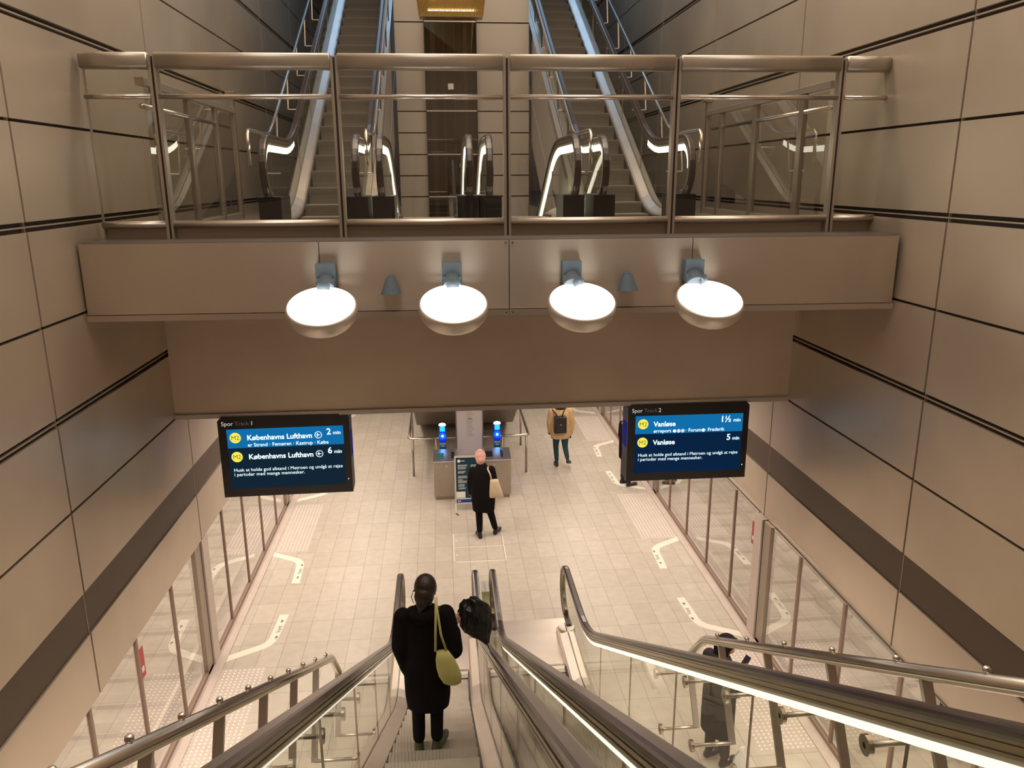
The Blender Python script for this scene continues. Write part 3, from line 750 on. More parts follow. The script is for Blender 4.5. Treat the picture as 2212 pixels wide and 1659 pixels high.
# ------------------------------------------------------------------ departure displays
RX90 = Matrix.Rotation(PI / 2, 4, 'X')
def display(x0, x1, ylab, lab, rz, num, rowsd, navy, yfr=9.56):
    xc = (x0 + x1) / 2; zt = 3.75; zb = 2.70; hw = (x1 - x0) / 2
    t = thing('departure_display', lab, 'display', (xc, yfr, zt), rz)
    def LX(b, a0, a1, y0, y1, z0, z1): return b.box(a0, a1, y0, y1, z0 - zt, z1 - zt)
    b = MB(); c = .045
    out = [(-hw, zb), (hw, zb), (hw, zt - c), (hw - c, zt), (-hw + c, zt), (-hw, zt - c)]
    b.poly([(x, 0, z - zt) for x, z in out], (0, .30, 0)); b.build('housing', 'black', t, local=True)
    sw0, sw1 = -hw + .10, hw - .08; sh1, sh0 = 3.595, 2.81
    b = MB(); LX(b, sw0, sw1, -.004, 0, sh0, sh1 - .245); b.build('screen', navy, t, local=True)
    b = MB(); LX(b, sw0, sw1, -.004, 0, sh1 - .245, sh1); b.build('highlight_row', 'scr_blue', t, local=True)
    def TX(nm, body, size, m, x, z, align='LEFT', bold=.0, tall=1.0):
        mt = Matrix.Translation((x, -.006, z - zt)) @ RX90
        o = text(nm, body, size, m, mt, None, align, .0006, bold, 1.0, tall); o.parent = t; return o
    TX('heading', 'Spor', .075, 'scr_soft', -hw + .045, 3.645); TX('heading', 'Track', .075, 'scr_grey', -hw + .205, 3.645); TX('heading', num, .075, 'scr_soft', -hw + .395, 3.645)
    for i, (zc, dest, extra, mins, plane) in enumerate(rowsd):
        b = MB(); b.cyl((sw0 + .10, -.0045, zc - zt), (sw0 + .10, -.009, zc - zt), .068, 32); b.build('line_badge', 'scr_yellow', t, local=True)
        mt = Matrix.Translation((sw0 + .10, -.0105, zc - zt - .026)) @ RX90
        o = text('line_name', 'M2', .08, 'scr_olive', mt, None, 'CENTER', .0004); o.parent = t
        TX('destination', dest, .092, 'scr_white', sw0 + .24, zc - .035, bold=.0022)
        if plane:
            px = sw0 + 1.11; b = MB(); b.tube([(px - .0 + .042 * math.cos(a * PI / 12), -.008, zc - zt + .042 * math.sin(a * PI / 12)) for a in range(24)], .004, 6, close=True)
            for q in ([(-.026, -.005), (.026, -.003), (.026, .003), (-.026, .005)], [(.006, 0), (-.010, -.026), (-.017, -.026), (-.008, 0), (-.017, .026), (-.010, .026)], [(-.02, 0), (-.03, -.011), (-.024, 0), (-.03, .011)]):
                b.poly([(px + u_, -.007, zc - zt + v_) for u_, v_ in q], (0, -.001, 0))
            b.build('airport_symbol', 'scr_white', t, local=True)
        if extra: TX('via_line', extra, .065, 'scr_white', sw0 + .24, zc - .120, bold=.0005)
        TX('minutes', mins, .115, 'scr_white', sw1 - .15, zc + .0, 'RIGHT', bold=.002); TX('minutes_unit', 'min', .066, 'scr_white', sw1 - .03, zc, 'RIGHT', bold=.001)
    TX('notice', 'Husk at holde god afstand i Metroen og undgå at rejse', .061, 'scr_white', sw0 + .045, 3.04)
    TX('notice', 'i perioder med mange mennesker.', .0625, 'scr_white', sw0 + .045, 2.98)
    b = MB(); b.cyl((hw - .05, 0, 2.88 - zt), (hw - .05, -.004, 2.88 - zt), .006, 10); b.build('indicator', 'redled', t, local=True)
    sgn = 1 if xc < 0 else -1
    b = MB(); xx = sorted((sgn * hw, sgn * (hw + .003))); b.box(xx[0], xx[1], .06, .26, -.60, -.26); b.build('side_reflection', 'side_refl', t, local=True)  # reflection on the housing side, drawn as a glowing patch
    if xc > 0:
        for px, fill in ((sw0 + .520, 1), (sw0 + .575, 0), (sw0 + .630, 0), (sw0 + .905, 1)):
            zc = rowsd[0][0] - .105; b = MB()
            if fill: b.cyl((px, -.005, zc - zt), (px, -.007, zc - zt), .022, 20)
            else:
                b.tube([(px + .021 * math.cos(a * PI / 10), -.006, zc - zt + .021 * math.sin(a * PI / 10)) for a in range(20)], .003, 6, close=True); b.cyl((px, -.005, zc - zt), (px, -.007, zc - zt), .012, 12)
            b.build('interchange_symbol', 'scr_white', t, local=True)
        TX('via_line', '· Forum', .065, 'scr_white', sw0 + .668, rowsd[0][0] - .120, bold=.0005); TX('via_line', '· Frederik', .065, 'scr_white', sw0 + .928, rowsd[0][0] - .120, bold=.0005)
    return t
display(-2.82, -1.22, 9.62, 'ceiling-hung departure display for track 1 on the left', .022, '1',
        [(3.485, 'Københavns Lufthavn', 'er Strand · Femøren · Kastrup · Købe', '2', True), (3.235, 'Københavns Lufthavn', None, '6', True)], 'scr_navy')
display(2.34, 3.95, 9.62, 'ceiling-hung departure display for track 2 on the right', -.004, '2',
        [(3.485, 'Vanløse', 'ørreport', '1½', False), (3.235, 'Vanløse', None, '5', False)], 'scr_navy2')

# ------------------------------------------------------------------ ticket area
def cabinet(x0, x1, lab, left):
    t = thing('ticket_cabinet', lab, 'cabinet', ((x0 + x1) / 2, 15.8, 0), 0, 'low steel cabinets by the check posts')
    MB().box(x0, x1, 15.55, 16.05, .08, .85).build('body', 'cabinet', t, mods='bevel')
    MB().box(x0 + .03, x1 - .03, 15.58, 16.03, 0, .08).build('plinth', 'post', t)
    MB().poly([(x0 - .005, 15.53, .85), (x0 - .005, 15.53, .875), (x0 - .005, 16.06, .955), (x0 - .005, 16.06, .85)], (x1 - x0 + .01, 0, 0)).build('sloping_top', 'cabtop', t)
    def plate(a0, a1, y0, y1, m, nm):
        z = lambda y: .875 + (y - 15.53) * .151 + .002
        MB().poly([(a0, y0, z(y0)), (a1, y0, z(y0)), (a1, y1, z(y1)), (a0, y1, z(y1))], (0, 0, .004)).build(nm, m, t)
    if left: plate(x0 + .07, x0 + .22, 15.64, 15.88, 'green', 'green_plate'); plate(x0 + .38, x0 + .44, 15.64, 15.92, 'black', 'card_slot')
    else: plate(x0 + .10, x0 + .25, 15.66, 15.9, 'black', 'dark_plate'); plate(x0 + .42, x0 + .47, 15.64, 15.92, 'black', 'card_slot')
    MB().cyl((x0 + .27, 15.55, .76), (x0 + .27, 15.545, .76), .02).build('lock', 'steel', t)
cabinet(-.30, .30, 'low steel cabinet on the left behind the poster stand', True)
cabinet(.70, 1.325, 'low steel cabinet on the right behind the person with the white tote', False)
def validator(x, lab):
    t = thing('ticket_validator', lab, 'ticket reader', (x, 16.45, 0), 0, 'blue lit check posts')
    y = 16.45
    MB().box(x - .075, x + .075, y, y + .10, 0, 1.34).build('column', mat('validator_dark_teal', (.012, .04, .045), .4), t, mods='bevel')
    MB().box(x - .075, x + .075, y - .012, y, .98, 1.36).build('head', mat('validator_blue_plastic', (.01, .03, .35), .35), t, mods='bevel')
    MB().box(x - .055, x + .055, y - .016, y - .012, 1.235, 1.355).build('display', 'cyan', t)
    MB().cyl((x, y - .012, 1.13), (x, y - .018, 1.13), .078, 32).build('reader_ring', 'ring', t)
    MB().cyl((x, y - .018, 1.13), (x, y - .024, 1.13), .026, 24).build('reader_light', 'dot', t)
    b = MB(); b.loft([(x, y + .03, 1.36, .085, .06), (x, y + .03, 1.40, .07, .05), (x, y + .03, 1.415, .03, .02)]); b.build('cap', mat('lit_white_cap', (.8, .8, .8), .3, emit=(1, 1, 1), estr=.8), t, smooth=True)
    MB().box(x - .07, x + .07, y - .006, y, .86, .985).build('label_plate', 'green', t)
    for k, wd in enumerate(('Check', 'out')):
        text('label_text', wd, .05, 'paper', Matrix.Translation((x, y - .008, .935 - .05 * k)) @ RX90, t, 'CENTER', .0005)
    l = bpy.data.lights.new('validator_glow', 'POINT'); l.energy = 1.6; l.color = (.05, .12, 1); l.shadow_soft_size = .05
    lo = bpy.data.objects.new('validator_glow', l); COL.objects.link(lo); lo.location = (0, -.12, 1.1); lo.parent = t
validator(-.10, 'blue lit check post left of the tall grey totem')
validator(1.10, 'blue lit check post right of the tall grey totem')
t = thing('station_totem', 'tall grey totem board with a printed station list', 'sign', (.50, 16.65, 0))
MB().box(.215, .785, 16.62, 16.72, 0, 1.95).build('board', 'totem', t, mods='bevel')
MB().box(.195, .214, 16.61, 16.73, 0, 1.95).build('edge_trim', 'post', t); MB().box(.786, .805, 16.61, 16.73, 0, 1.95).build('edge_trim', 'post', t)
b = MB(); b.box(.445, .449, 16.616, 16.62, .98, 1.9); b.build('route_line', mat('pale_red_ink', (.45, .22, .17), .6), t)
b = MB(); z = 1.88; k = 0
while z > 1.04:
    if k != 9: b.box(.47, .47 + random.uniform(.07, .15), 16.616, 16.62, z - .006, z + .006)
    z -= .048; k += 1
b.build('station_list', mat('faint_grey_ink', (.30, .26, .23), .6), t)
MB().box(.47, .56, 16.615, 16.62, 1.88 - 9 * .048 - .008, 1.88 - 9 * .048 + .009).build('current_station', 'ink', t)
# barrier tubes
t = thing('tube_barrier', 'low stainless tube barrier around the far escalators', 'barrier', (.5, 17.0, 0))
b = MB(); b.tube([(-.86, 19.0, .90), (-.86, 17.06, .90), (-.82, 17.0, .90), (.19, 17.0, .90)], .028, 12); b.tube([(.81, 17.0, .90), (1.82, 17.0, .90), (1.86, 17.06, .90), (1.86, 19.0, .90)], .028, 12)
b.build('top_tube', 'steel', t, smooth=True)
for x in (-.78, -.25, 1.25, 1.80): MB().cyl((x, 17.0, 0), (x, 17.0, .89), .024).build('post', 'post', t, smooth=True)
for x in (-.86, 1.86): MB().cyl((x, 18.9, 0), (x, 18.9, .89), .024).build('post', 'post', t, smooth=True)
# poster stand
t = thing('poster_stand', 'white framed poster stand with a dark blue notice', 'sign', (.50, 14.95, 0))
lean = Matrix.Translation((.44, 14.90, .17)) @ Matrix.Rotation(math.radians(-7), 4, 'X') @ Matrix.Diagonal((.84, 1, 1, 1))
def PL(nm, m, x0, x1, y0, y1, z0, z1): return MB().box(x0, x1, y0, y1, z0, z1, lean).build(nm, m, t)
for a in ((-.37, -.335, 0, .03, 0, 1.0), (.335, .37, 0, .03, 0, 1.0), (-.335, .335, 0, .03, .965, 1.0), (-.335, .335, 0, .03, 0, .03)): PL('frame', 'totem', *a)
PL('poster', 'poster', -.335, .335, .008, .022, .12, .965); PL('poster_footer', 'poster_blue', -.335, .335, .008, .022, .03, .10); PL('poster_divider', 'paper', -.335, .335, .007, .022, .10, .12)
PL('poster_photo', 'paper', -.335, -.12, .006, .008, .13, .26)
b = MB()
for z, x0, x1, h in ((.80, -.29, -.06, .012), (.765, -.29, -.08, .012), (.73, -.29, -.10, .012), (.68, -.29, -.10, .006), (.66, -.29, -.12, .006), (.64, -.29, -.14, .006), (.58, -.28, -.08, .006), (.56, -.29, -.05, .006), (.54, -.29, -.07, .006),
                     (.50, -.29, -.18, .010), (.48, -.29, -.05, .006), (.46, -.29, -.05, .006), (.44, -.29, -.06, .006), (.40, -.28, -.13, .010), (.38, -.29, -.13, .006), (.36, -.29, -.14, .006), (.33, -.27, -.10, .009), (.31, -.29, -.12, .006),
                     (.80, .02, .26, .010), (.77, .02, .25, .010), (.74, .02, .24, .010), (.71, .02, .2, .010)):
    b.box(x0, x1, .005, .008, z, z + h, lean)
b.cyl(lean @ Vector((-.26, .008, .895)), lean @ Vector((-.26, .003, .895)), .032, 24); b.box(-.21, -.12, .005, .008, .89, .902, lean); b.box(-.31, -.23, .005, .008, .055, .072, lean)
b.build('poster_text', 'paper', t)
for x in (-.30, .30):
    MB().tube([lean @ Vector((x / .84, .015, .02)), (x + .44, 14.83, .01)], .012, 8).build('leg', 'paper', t); MB().tube([(x + .44, 15.02, 1.05), (x + .44, 15.30, .01)], .012, 8).build('leg', 'paper', t)
    MB().tube([(x + .44, 14.80, .012), (x + .44 + .05, 14.72, .012)], .012, 8).build('foot', 'ink', t)

def sub(root, kid, par):
    p = [c for c in root.children if c.name.split('.')[0] == par]; k = [c for c in root.children if c.name.split('.')[0] == kid]
    for i, c in enumerate(k): c.parent = p[min(i, len(p) - 1)]
for o in list(COL.objects):
    if o.parent is None and o.type == 'EMPTY':
        n = o.name.split('.')[0]
        for kid, par in {'departure_display': (('line_name', 'line_badge'), ('side_reflection', 'housing'), ('indicator', 'housing')), 'ticket_validator': (('reader_light', 'reader_ring'), ('label_text', 'label_plate')),
                         'floodlight': (('lens_ring', 'lit_lens'),), 'platform_screen': (('sticker_symbol', 'red_sticker'),), 'guard_tube': (('knob', 'tube'),), 'ticket_cabinet': (('card_slot', 'sloping_top'), ('green_plate', 'sloping_top'), ('dark_plate', 'sloping_top'), ('lock', 'body')),
                         'poster_stand': (('poster_text', 'poster'), ('poster_photo', 'poster'))}.get(n, ()): sub(o, kid, par)

# ------------------------------------------------------------------ people
def bodyparts(J, parent, skin='skin', headtop=None):
    b = MB(); V = lambda k: Vector(J[k])
    hc = V('head')
    b.ell(hc, (.078, .098, .115)); b.ell(hc + Vector((0, .055, -.055)), (.050, .050, .060))
    b.ell(hc + Vector((0, .104, -.015)), (.013, .020, .026))                      # nose
    for s in (-1, 1): b.ell(hc + Vector((s * .080, 0, -.01)), (.012, .020, .030))   # ears
    b.ell(hc + Vector((0, .092, -.062)), (.024, .010, .009))
    b.limb([hc + Vector((0, -.01, -.06)), V('neck')], [.052, .058])
    pe = V('pelvis'); ch = V('chest')
    b.loft([(pe.x, pe.y, pe.z - .06, .15, .11), (pe.x, pe.y, pe.z + .06, .16, .115), ((pe.x + ch.x) / 2, (pe.y + ch.y) / 2, (pe.z + ch.z) / 2, .135, .10), (ch.x, ch.y, ch.z, .165, .115), (ch.x, ch.y, ch.z + .12, .155, .09), (V('neck').x, V('neck').y, V('neck').z - .02, .07, .06)])
    for s in ('l', 'r'):
        sh, el, wr = V('sh_' + s), V('el_' + s), V('wr_' + s)
        b.limb([V('neck') + Vector((0, 0, -.06)), sh], [.06, .055]); b.limb([sh, (sh + el) / 2, el], [.052, .046, .038]); b.limb([el, el + (wr - el) * .3, wr], [.038, .037, .024])
        hd = J.get('hand_' + s)
        d = (wr - el).normalized() if hd is None else Vector(hd).normalized()
        side = d.cross(Vector((0, 1, 0)) if abs(d.y) < .8 else Vector((1, 0, 0))).normalized(); nrm = side.cross(d)
        pc = wr + d * .045
        for q in (-.022, 0, .022): b.limb([wr + side * q * .6, pc + side * q + d * .035], [.016, .014], 8)
        curl = J.get('curl_' + s, .35)
        for i, (q, L) in enumerate(((-.030, .062), (-.010, .075), (.011, .070), (.031, .055))):
            base = pc + side * q + d * .035; k1 = base + (d * math.cos(curl) + nrm * math.sin(curl)) * L * .5
            k2 = k1 + (d * math.cos(curl * 2.2) + nrm * math.sin(curl * 2.2)) * L * .5; b.limb([base, k1, k2], [.0092, .0085, .0075], 8)
        tb = wr + d * .02 - side * .022; b.limb([tb, tb + (d * .6 - side * .8) * .03, tb + (d * .9 - side * .5 + nrm * .3) * .06], [.012, .010, .009], 8)
        hp, kn, an = V('hp_' + s), V('kn_' + s), V('an_' + s)
        b.limb([hp, (hp + kn) / 2, kn], [.085, .075, .055]); b.limb([kn, kn + (an - kn) * .3, an], [.054, .052, .035])
        fd = Vector(J.get('ft_' + s, (0, 1, 0))).normalized()
        b.limb([an + Vector((0, 0, -.03)), an + fd * .10 + Vector((0, 0, -.045))], [.035, .026])
    return b.build('body', skin, parent, mods=('remesh', .009, 2), local=True)
def sleeves(b, J, r=(.075, .07, .062, .055)):
    for s in ('l', 'r'):
        sh, el, wr = Vector(J['sh_' + s]), Vector(J['el_' + s]), Vector(J['wr_' + s])
        b.limb([sh, (sh + el) / 2, el], [r[0], r[1], r[2]]); b.limb([el, wr], [r[2], r[3]])
def trousers(b, J, r=(.10, .085, .07, .062)):
    for s in ('l', 'r'):
        hp, kn, an = Vector(J['hp_' + s]), Vector(J['kn_' + s]), Vector(J['an_' + s])
        b.limb([hp, (hp + kn) / 2, kn], [r[0], r[1], r[2]]); b.limb([kn, (kn + an) / 2, an + (kn - an).normalized() * .062], [r[2], (r[2] + r[3]) / 2, r[3]])
def shoes(J, parent, m, w=.045):
    for s in ('l', 'r'):
        an = Vector(J['an_' + s]); fd = Vector(J.get('ft_' + s, (0, 1, 0))).normalized(); b = MB()
        up_ = fd.cross(Vector((1, 0, 0))); up_ = up_ if up_.z > 0 else -up_
        h = an - up_ * .055
        b.limb([h - fd * .035, h + fd * .05, h + fd * .15, h + fd * .19], [w * .9, w * .95, w, w * .75]); b.limb([h - fd * .02 , an + up_ * .01], [w, w * .95])
        o = b.build('shoe', m, parent, mods=('remesh', .012, 2), local=True)
        for v in o.data.vertices: pass

# person 1 : on the near escalator
P1 = thing('person', 'person in long black coat with tied hair standing on the near left escalator', 'person', (-.232, 6.09, 1.576))
J = dict(head=(.015, .03, 1.61), neck=(.0, .0, 1.46), chest=(0, 0, 1.22), pelvis=(0, 0, .93), sh_l=(-.19, 0, 1.37), el_l=(-.215, -.02, 1.10), wr_l=(-.165, .03, .85),
         sh_r=(.175, 0, 1.38), el_r=(.235, -.05, 1.06), wr_r=(.235, .12, 1.19), hand_r=(.3, .25, .9), curl_r=1.2, curl_l=.5,
         hp_l=(-.085, 0, .90), kn_l=(-.09, .02, .50), an_l=(-.095, 0, .09), hp_r=(.08, 0, .90), kn_r=(.075, .02, .50), an_r=(.065, .01, .09), ft_l=(-.05, 1, 0), ft_r=(.45, 1, 0))
bodyparts(J, P1)
b = MB(); b.loft([(0, 0, .48, .185, .13), (0, 0, .60, .20, .145), (0, 0, .85, .205, .15), (0, 0, 1.05, .20, .145), (0, 0, 1.22, .205, .14), (0, 0, 1.34, .195, .12), (0, 0, 1.42, .14, .10), (0, 0, 1.46, .095, .085)], 28)
sleeves(b, dict(J, wr_r=(.235, .09, 1.14)), (.082, .085, .085, .07)); b.ell((0, -.06, 1.42), (.15, .10, .075)); b.ell((-.10, -.03, 1.43), (.06, .07, .05))
b.build('coat', 'cloth_black', P1, mods=('remesh', .012, 4), local=True)
b = MB(); trousers(b, J, (.095, .078, .062, .056)); b.build('trousers', 'cloth_black', P1, mods=('remesh', .012, 3), local=True)
shoes(J, P1, 'shoe_olive')
b = MB(); b.ell((.012, .01, 1.64), (.098, .112, .115)); b.ell((.0, -.06, 1.59), (.085, .075, .09)); b.ell((-.02, -.09, 1.53), (.050, .045, .055)); b.limb([(-.02, -.09, 1.55), (-.04, -.11, 1.47)], [.04, .02])
b.tube([(-.09, 0, 1.62), (-.11, -.01, 1.56), (-.09, -.02, 1.50)], .006, 6); b.tube([(.09, 0, 1.60), (.105, 0, 1.54), (.09, -.01, 1.48)], .004, 6)
b.tube([(-.05, -.05, 1.48), (-.10, -.06, 1.475), (-.13, -.06, 1.45), (-.12, -.05, 1.43)], .005, 6)
b.build('hair', 'hair', P1, mods=('remesh', .007, 2), local=True)
# her tote bag
T1 = thing('tote_bag', 'yellow-green canvas tote hanging from the shoulder of the person on the escalator', 'bag', (-.078, 5.89, 2.395))
b = MB(); rings = []
for z, hw_, d in ((0.0, .045, .02), (.02, .075, .035), (.09, .096, .048), (.18, .094, .048), (.26, .078, .04), (.33, .05, .022)):
    rings.append([Vector((.045 - (z - .1) * .24 + hw_ * math.cos(2 * PI * k / 24) * (1 + .04 * math.sin(5 * k)), d * math.sin(2 * PI * k / 24) * (1 + .15 * math.cos(3 * k + z * 20)), z)) for k in range(24)])
b.rings(rings); b.build('bag_body', 'lime', T1, smooth=True, local=True)
b = MB()
for pts in ([(-.07, 0, .33), (-.065, -.02, .50), (-.055, .03, .74), (-.05, .10, .77)], [(.02, 0, .34), (-.02, -.02, .50), (-.05, .03, .74), (-.05, .10, .77)]):
    b.tube(pts, .011, 6)
b.build('strap', 'lime', T1, smooth=True, local=True)
# umbrella
U = thing('folded_umbrella', 'loosely folded black umbrella held up by the person on the escalator', 'umbrella', (.058, 6.27, 2.835))
b = MB(); rings = []; ax = Vector((.155, 0, -.42)).normalized(); sd = Vector((.94, 0, .34)).normalized(); fd = ax.cross(sd)
st = Vector((.09, .02, .11))
for t_, r_ in ((0, .045), (.03, .11), (.10, .125), (.18, .135), (.26, .125), (.34, .095), (.40, .05), (.46, .018)):
    rg = []
    for k in range(32):
        a = 2 * PI * k / 32; q = r_ * (1 + .16 * math.cos(8 * a / 2 + t_ * 9) + .10 * math.sin(7 * a + t_ * 30)); rg.append(st + ax * t_ + (sd * math.cos(a) * q + fd * math.sin(a) * q * .55) + ax * .035 * math.cos(4 * a) * (1 if t_ < .1 else .3))
    rings.append(rg)
b.rings(rings); b.build('canopy', 'umb', U, smooth=False, local=True)
MB().tube([st + ax * .42, st + ax * .53], .005, 8).build('tip', 'shoe_black', U, local=True)
MB().tube([(-.045, -.03, -.02), (.01, .0, .02), st + ax * .05], .009, 8).build('handle', 'steel', U, local=True)

# person 2 : black coat, pink hat
P2 = thing('person', 'person in black coat and pink hat standing at the poster stand', 'person', (.68, 13.74, 0), -.06)
J2 = dict(head=(-.08, .06, 1.56), neck=(-.05, 0, 1.42), chest=(-.05, 0, 1.18), pelvis=(-.03, 0, .90), sh_l=(-.22, .02, 1.32), el_l=(-.27, .05, 1.06), wr_l=(-.25, .12, .84),
          sh_r=(.12, 0, 1.34), el_r=(.17, .02, 1.08), wr_r=(.16, .14, .95), hp_l=(-.11, 0, .88), kn_l=(-.12, .02, .48), an_l=(-.11, -.08, .09), hp_r=(.06, 0, .88), kn_r=(.10, .0, .48), an_r=(.19, .08, .09), ft_l=(-.3, 1, 0), ft_r=(.5, 1, 0))
bodyparts(J2, P2)
b = MB(); b.loft([(-.03, 0, .53, .205, .15), (-.035, 0, .75, .225, .165), (-.04, 0, 1.05, .22, .155), (-.05, 0, 1.22, .20, .14), (-.05, 0, 1.32, .185, .12), (-.055, 0, 1.40, .12, .10), (-.06, .01, 1.47, .08, .08)], 28); sleeves(b, J2, (.08, .08, .072, .062))
b.build('coat', 'cloth_black', P2, mods=('remesh', .013, 4), local=True)
b = MB(); trousers(b, J2, (.10, .085, .07, .055)); b.build('trousers', 'cloth_black', P2, mods=('remesh', .012, 3), local=True)
shoes(J2, P2, 'shoe_black')
b = MB(); b.ell((-.08, .04, 1.60), (.105, .118, .12)); b.ell((-.075, -.03, 1.54), (.085, .07, .09)); b.ell((-.085, .02, 1.70), (.05, .05, .045)); b.build('hat', 'pink', P2, mods=('remesh', .009, 3), local=True)
T2 = thing('tote_bag', 'cream canvas tote hanging beside the person with the pink hat', 'bag', (.90, 13.62, .83))
b = MB(); rings = []
for z, hw_, d in ((0, .135, .025), (.02, .14, .035), (.15, .115, .04), (.30, .085, .03), (.36, .075, .018)):
    rings.append([Vector((-.02 - z * .10 + hw_ * math.copysign(abs(math.cos(2 * PI * k / 24)) ** .6, math.cos(2 * PI * k / 24)), d * math.sin(2 * PI * k / 24) * (1 + .2 * math.cos(3 * k + z * 25)), z)) for k in range(24)])
b.rings(rings); b.build('bag_body', 'canvas', T2, smooth=True, local=True)
MB().tube([(-.10, 0, .33), (-.13, -.03, .48), (-.17, 0, .56), (-.16, .10, .57)], .014, 8).build('strap', 'canvas', T2, smooth=True, local=True)

# person 3 : tan puffer
P3 = thing('person', 'person in tan puffer jacket and dark teal trousers walking away', 'person', (2.64, 17.32, 0), .08)
J3 = dict(head=(0, .03, 1.56), neck=(0, 0, 1.42), chest=(0, 0, 1.18), pelvis=(0, 0, .90), sh_l=(-.20, 0, 1.34), el_l=(-.25, .02, 1.06), wr_l=(-.22, .12, .84), sh_r=(.20, 0, 1.34), el_r=(.26, -.03, 1.07), wr_r=(.23, -.02, .80),
          hp_l=(-.09, 0, .88), kn_l=(-.09, .08, .49), an_l=(-.08, 0, .09), hp_r=(.09, 0, .88), kn_r=(.11, -.02, .48), an_r=(.13, -.22, .22), ft_l=(0, 1, 0), ft_r=(.5, .8, -.35))
bodyparts(J3, P3, 'cloth_black')
b = MB(); b.loft([(0, 0, .70, .225, .15), (0, 0, .76, .235, .165), (0, 0, .95, .235, .165), (0, 0, 1.15, .225, .155), (0, 0, 1.30, .20, .14), (0, 0, 1.39, .13, .11), (0, 0, 1.44, .10, .09)], 28); sleeves(b, J3, (.092, .088, .08, .062))
b.build('jacket', 'tan', P3, mods=('remesh', .013, 3), local=True)
b = MB(); b.ell((0, .01, 1.48), (.125, .12, .075)); b.ell((0, .01, 1.41), (.13, .12, .05)); b.build('scarf', 'cloth_char', P3, mods=('remesh', .012, 3), local=True)
b = MB(); b.ell((0, .01, 1.60), (.10, .115, .12)); b.ell((0, -.04, 1.54), (.09, .08, .09)); b.build('hair', 'hair', P3, mods=('remesh', .01, 2), local=True)
b = MB(); trousers(b, J3, (.105, .09, .068, .05)); b.build('trousers', 'teal', P3, mods=('remesh', .012, 3), local=True)
shoes(J3, P3, 'shoe_black', .042)
B3 = thing('backpack', 'small black backpack worn by the person in the tan jacket', 'backpack', (2.60, 17.06, .90), .08)
MB().box(-.14, .14, -.03, .11, 0, .38).build('pack_body', 'black', B3, mods='bevel', local=True)
b = MB(); b.box(-.11, .11, -.05, -.03, .03, .22); b.build('front_pocket', 'black', B3, mods='bevel', local=True)
MB().box(-.012, .012, -.053, -.05, .20, .225).build('emblem', 'steel', B3, local=True)
b = MB()
for s in (-1, 1): b.tube([(s * .06, .08, .37), (s * .09, .13, .44), (s * .14, .18, .50), (s * .15, .27, .52)], .016, 8)
b.tube([(-.04, .02, .38), (0, .0, .42), (.04, .02, .38)], .008, 8)
b.build('strap', 'black', B3, smooth=True, local=True)

# person 4 : behind the right display
P4 = thing('person', 'person in dark clothes standing behind the right departure display', 'person', (3.90, 16.0, 0), -1.2)
J4 = dict(head=(0, .03, 1.60), neck=(0, 0, 1.45), chest=(0, 0, 1.2), pelvis=(0, 0, .92), sh_l=(-.19, 0, 1.36), el_l=(-.23, 0, 1.08), wr_l=(-.2, .1, .86), sh_r=(.19, 0, 1.36), el_r=(.23, 0, 1.08), wr_r=(.2, .1, .86),
          hp_l=(-.09, 0, .90), kn_l=(-.10, .02, .49), an_l=(-.11, 0, .09), hp_r=(.09, 0, .90), kn_r=(.10, .02, .49), an_r=(.11, .02, .09))
bodyparts(J4, P4)
b = MB(); b.loft([(0, 0, .62, .20, .14), (0, 0, .9, .20, .15), (0, 0, 1.2, .20, .14), (0, 0, 1.34, .18, .12), (0, 0, 1.45, .09, .085)], 24); sleeves(b, J4); b.build('coat', 'cloth_black', P4, mods=('remesh', .015, 3), local=True)
b = MB(); trousers(b, J4, (.10, .085, .07, .055)); b.build('trousers', 'cloth_char', P4, mods=('remesh', .014, 3), local=True)
b = MB(); b.ell((0, .0, 1.64), (.10, .115, .115)); b.build('hair', 'hair', P4, smooth=True, local=True)
shoes(J4, P4, 'shoe_black')

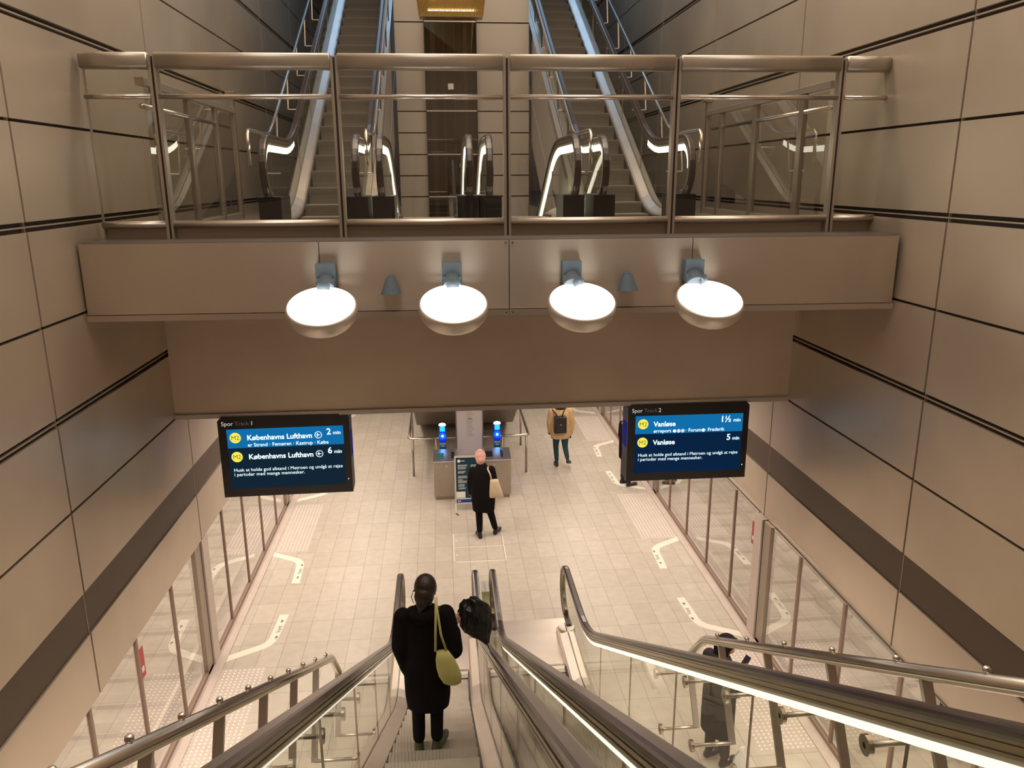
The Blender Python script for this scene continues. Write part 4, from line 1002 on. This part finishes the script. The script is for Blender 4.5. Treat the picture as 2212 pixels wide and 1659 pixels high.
# person 5 : right of the near right escalator, looking at a phone
P5 = thing('person', 'person in dark coat and cap holding a phone beside the near right escalator', 'person', (3.00, 7.52, 0), -1.15)
J5 = dict(head=(0, .07, 1.50), neck=(0, 0, 1.40), chest=(0, 0, 1.15), pelvis=(0, 0, .9), sh_l=(-.19, 0, 1.30), el_l=(-.23, .02, 1.04), wr_l=(-.06, .24, 1.12), sh_r=(.18, 0, 1.28), el_r=(.20, .06, 1.03), wr_r=(.06, .26, 1.14), hand_r=(-.2, .8, .4), hand_l=(.3, .8, .3), curl_r=.9, curl_l=.9,
          hp_l=(-.09, 0, .88), kn_l=(-.10, .02, .48), an_l=(-.10, 0, .09), hp_r=(.09, 0, .88), kn_r=(.10, .02, .48), an_r=(.11, .04, .09))
bodyparts(J5, P5)
b = MB(); b.loft([(0, 0, .42, .21, .16), (0, 0, .6, .215, .16), (0, 0, .9, .21, .16), (0, 0, 1.15, .205, .14), (0, 0, 1.28, .19, .12), (0, 0, 1.40, .10, .09)], 26); sleeves(b, dict(J5, wr_l=(-.10, .19, 1.10), wr_r=(.10, .21, 1.12)), (.08, .076, .07, .055)); b.ell((0, -.04, 1.38), (.12, .09, .07))
b.build('coat', 'cloth_char', P5, mods=('remesh', .013, 4), local=True)
b = MB(); trousers(b, J5, (.10, .085, .07, .06)); b.build('trousers', 'cloth_grey', P5, mods=('remesh', .014, 3), local=True)
b = MB(); b.ell((0, .05, 1.55), (.105, .12, .10)); b.ell((0, -.01, 1.48), (.095, .085, .10)); b.loft([(0, .14, 1.545, .07, .07), (0, .15, 1.555, .065, .065)], 20); b.build('cap', 'cloth_black', P5, mods=('remesh', .01, 3), local=True)
shoes(J5, P5, 'shoe_black')
ph = MB().box(-.038, .038, -.005, .005, -.075, .075).build('mobile_phone', 'black'); ph.location = (3.34, 7.66, 1.20); ph.rotation_euler = (-.7, 0, -1.15); tag(ph, 'black mobile phone held by the person in the cap', 'phone')
b = MB(); rings = []
for z, r_ in ((0, .07), (.03, .095), (.14, .10), (.24, .07), (.30, .03), (.36, .035)):
    rings.append([Vector((r_ * math.cos(2 * PI * k / 24) * (1 + .12 * math.sin(5 * k)), r_ * .7 * math.sin(2 * PI * k / 24) * (1 + .1 * math.cos(4 * k)), z)) for k in range(24)])
b.rings(rings); pb = b.build('plastic_bag', 'bag_white', smooth=True); pb.location = (3.22, 7.30, 0); tag(pb, 'crumpled white plastic bag on the floor by the person in the cap', 'bag')
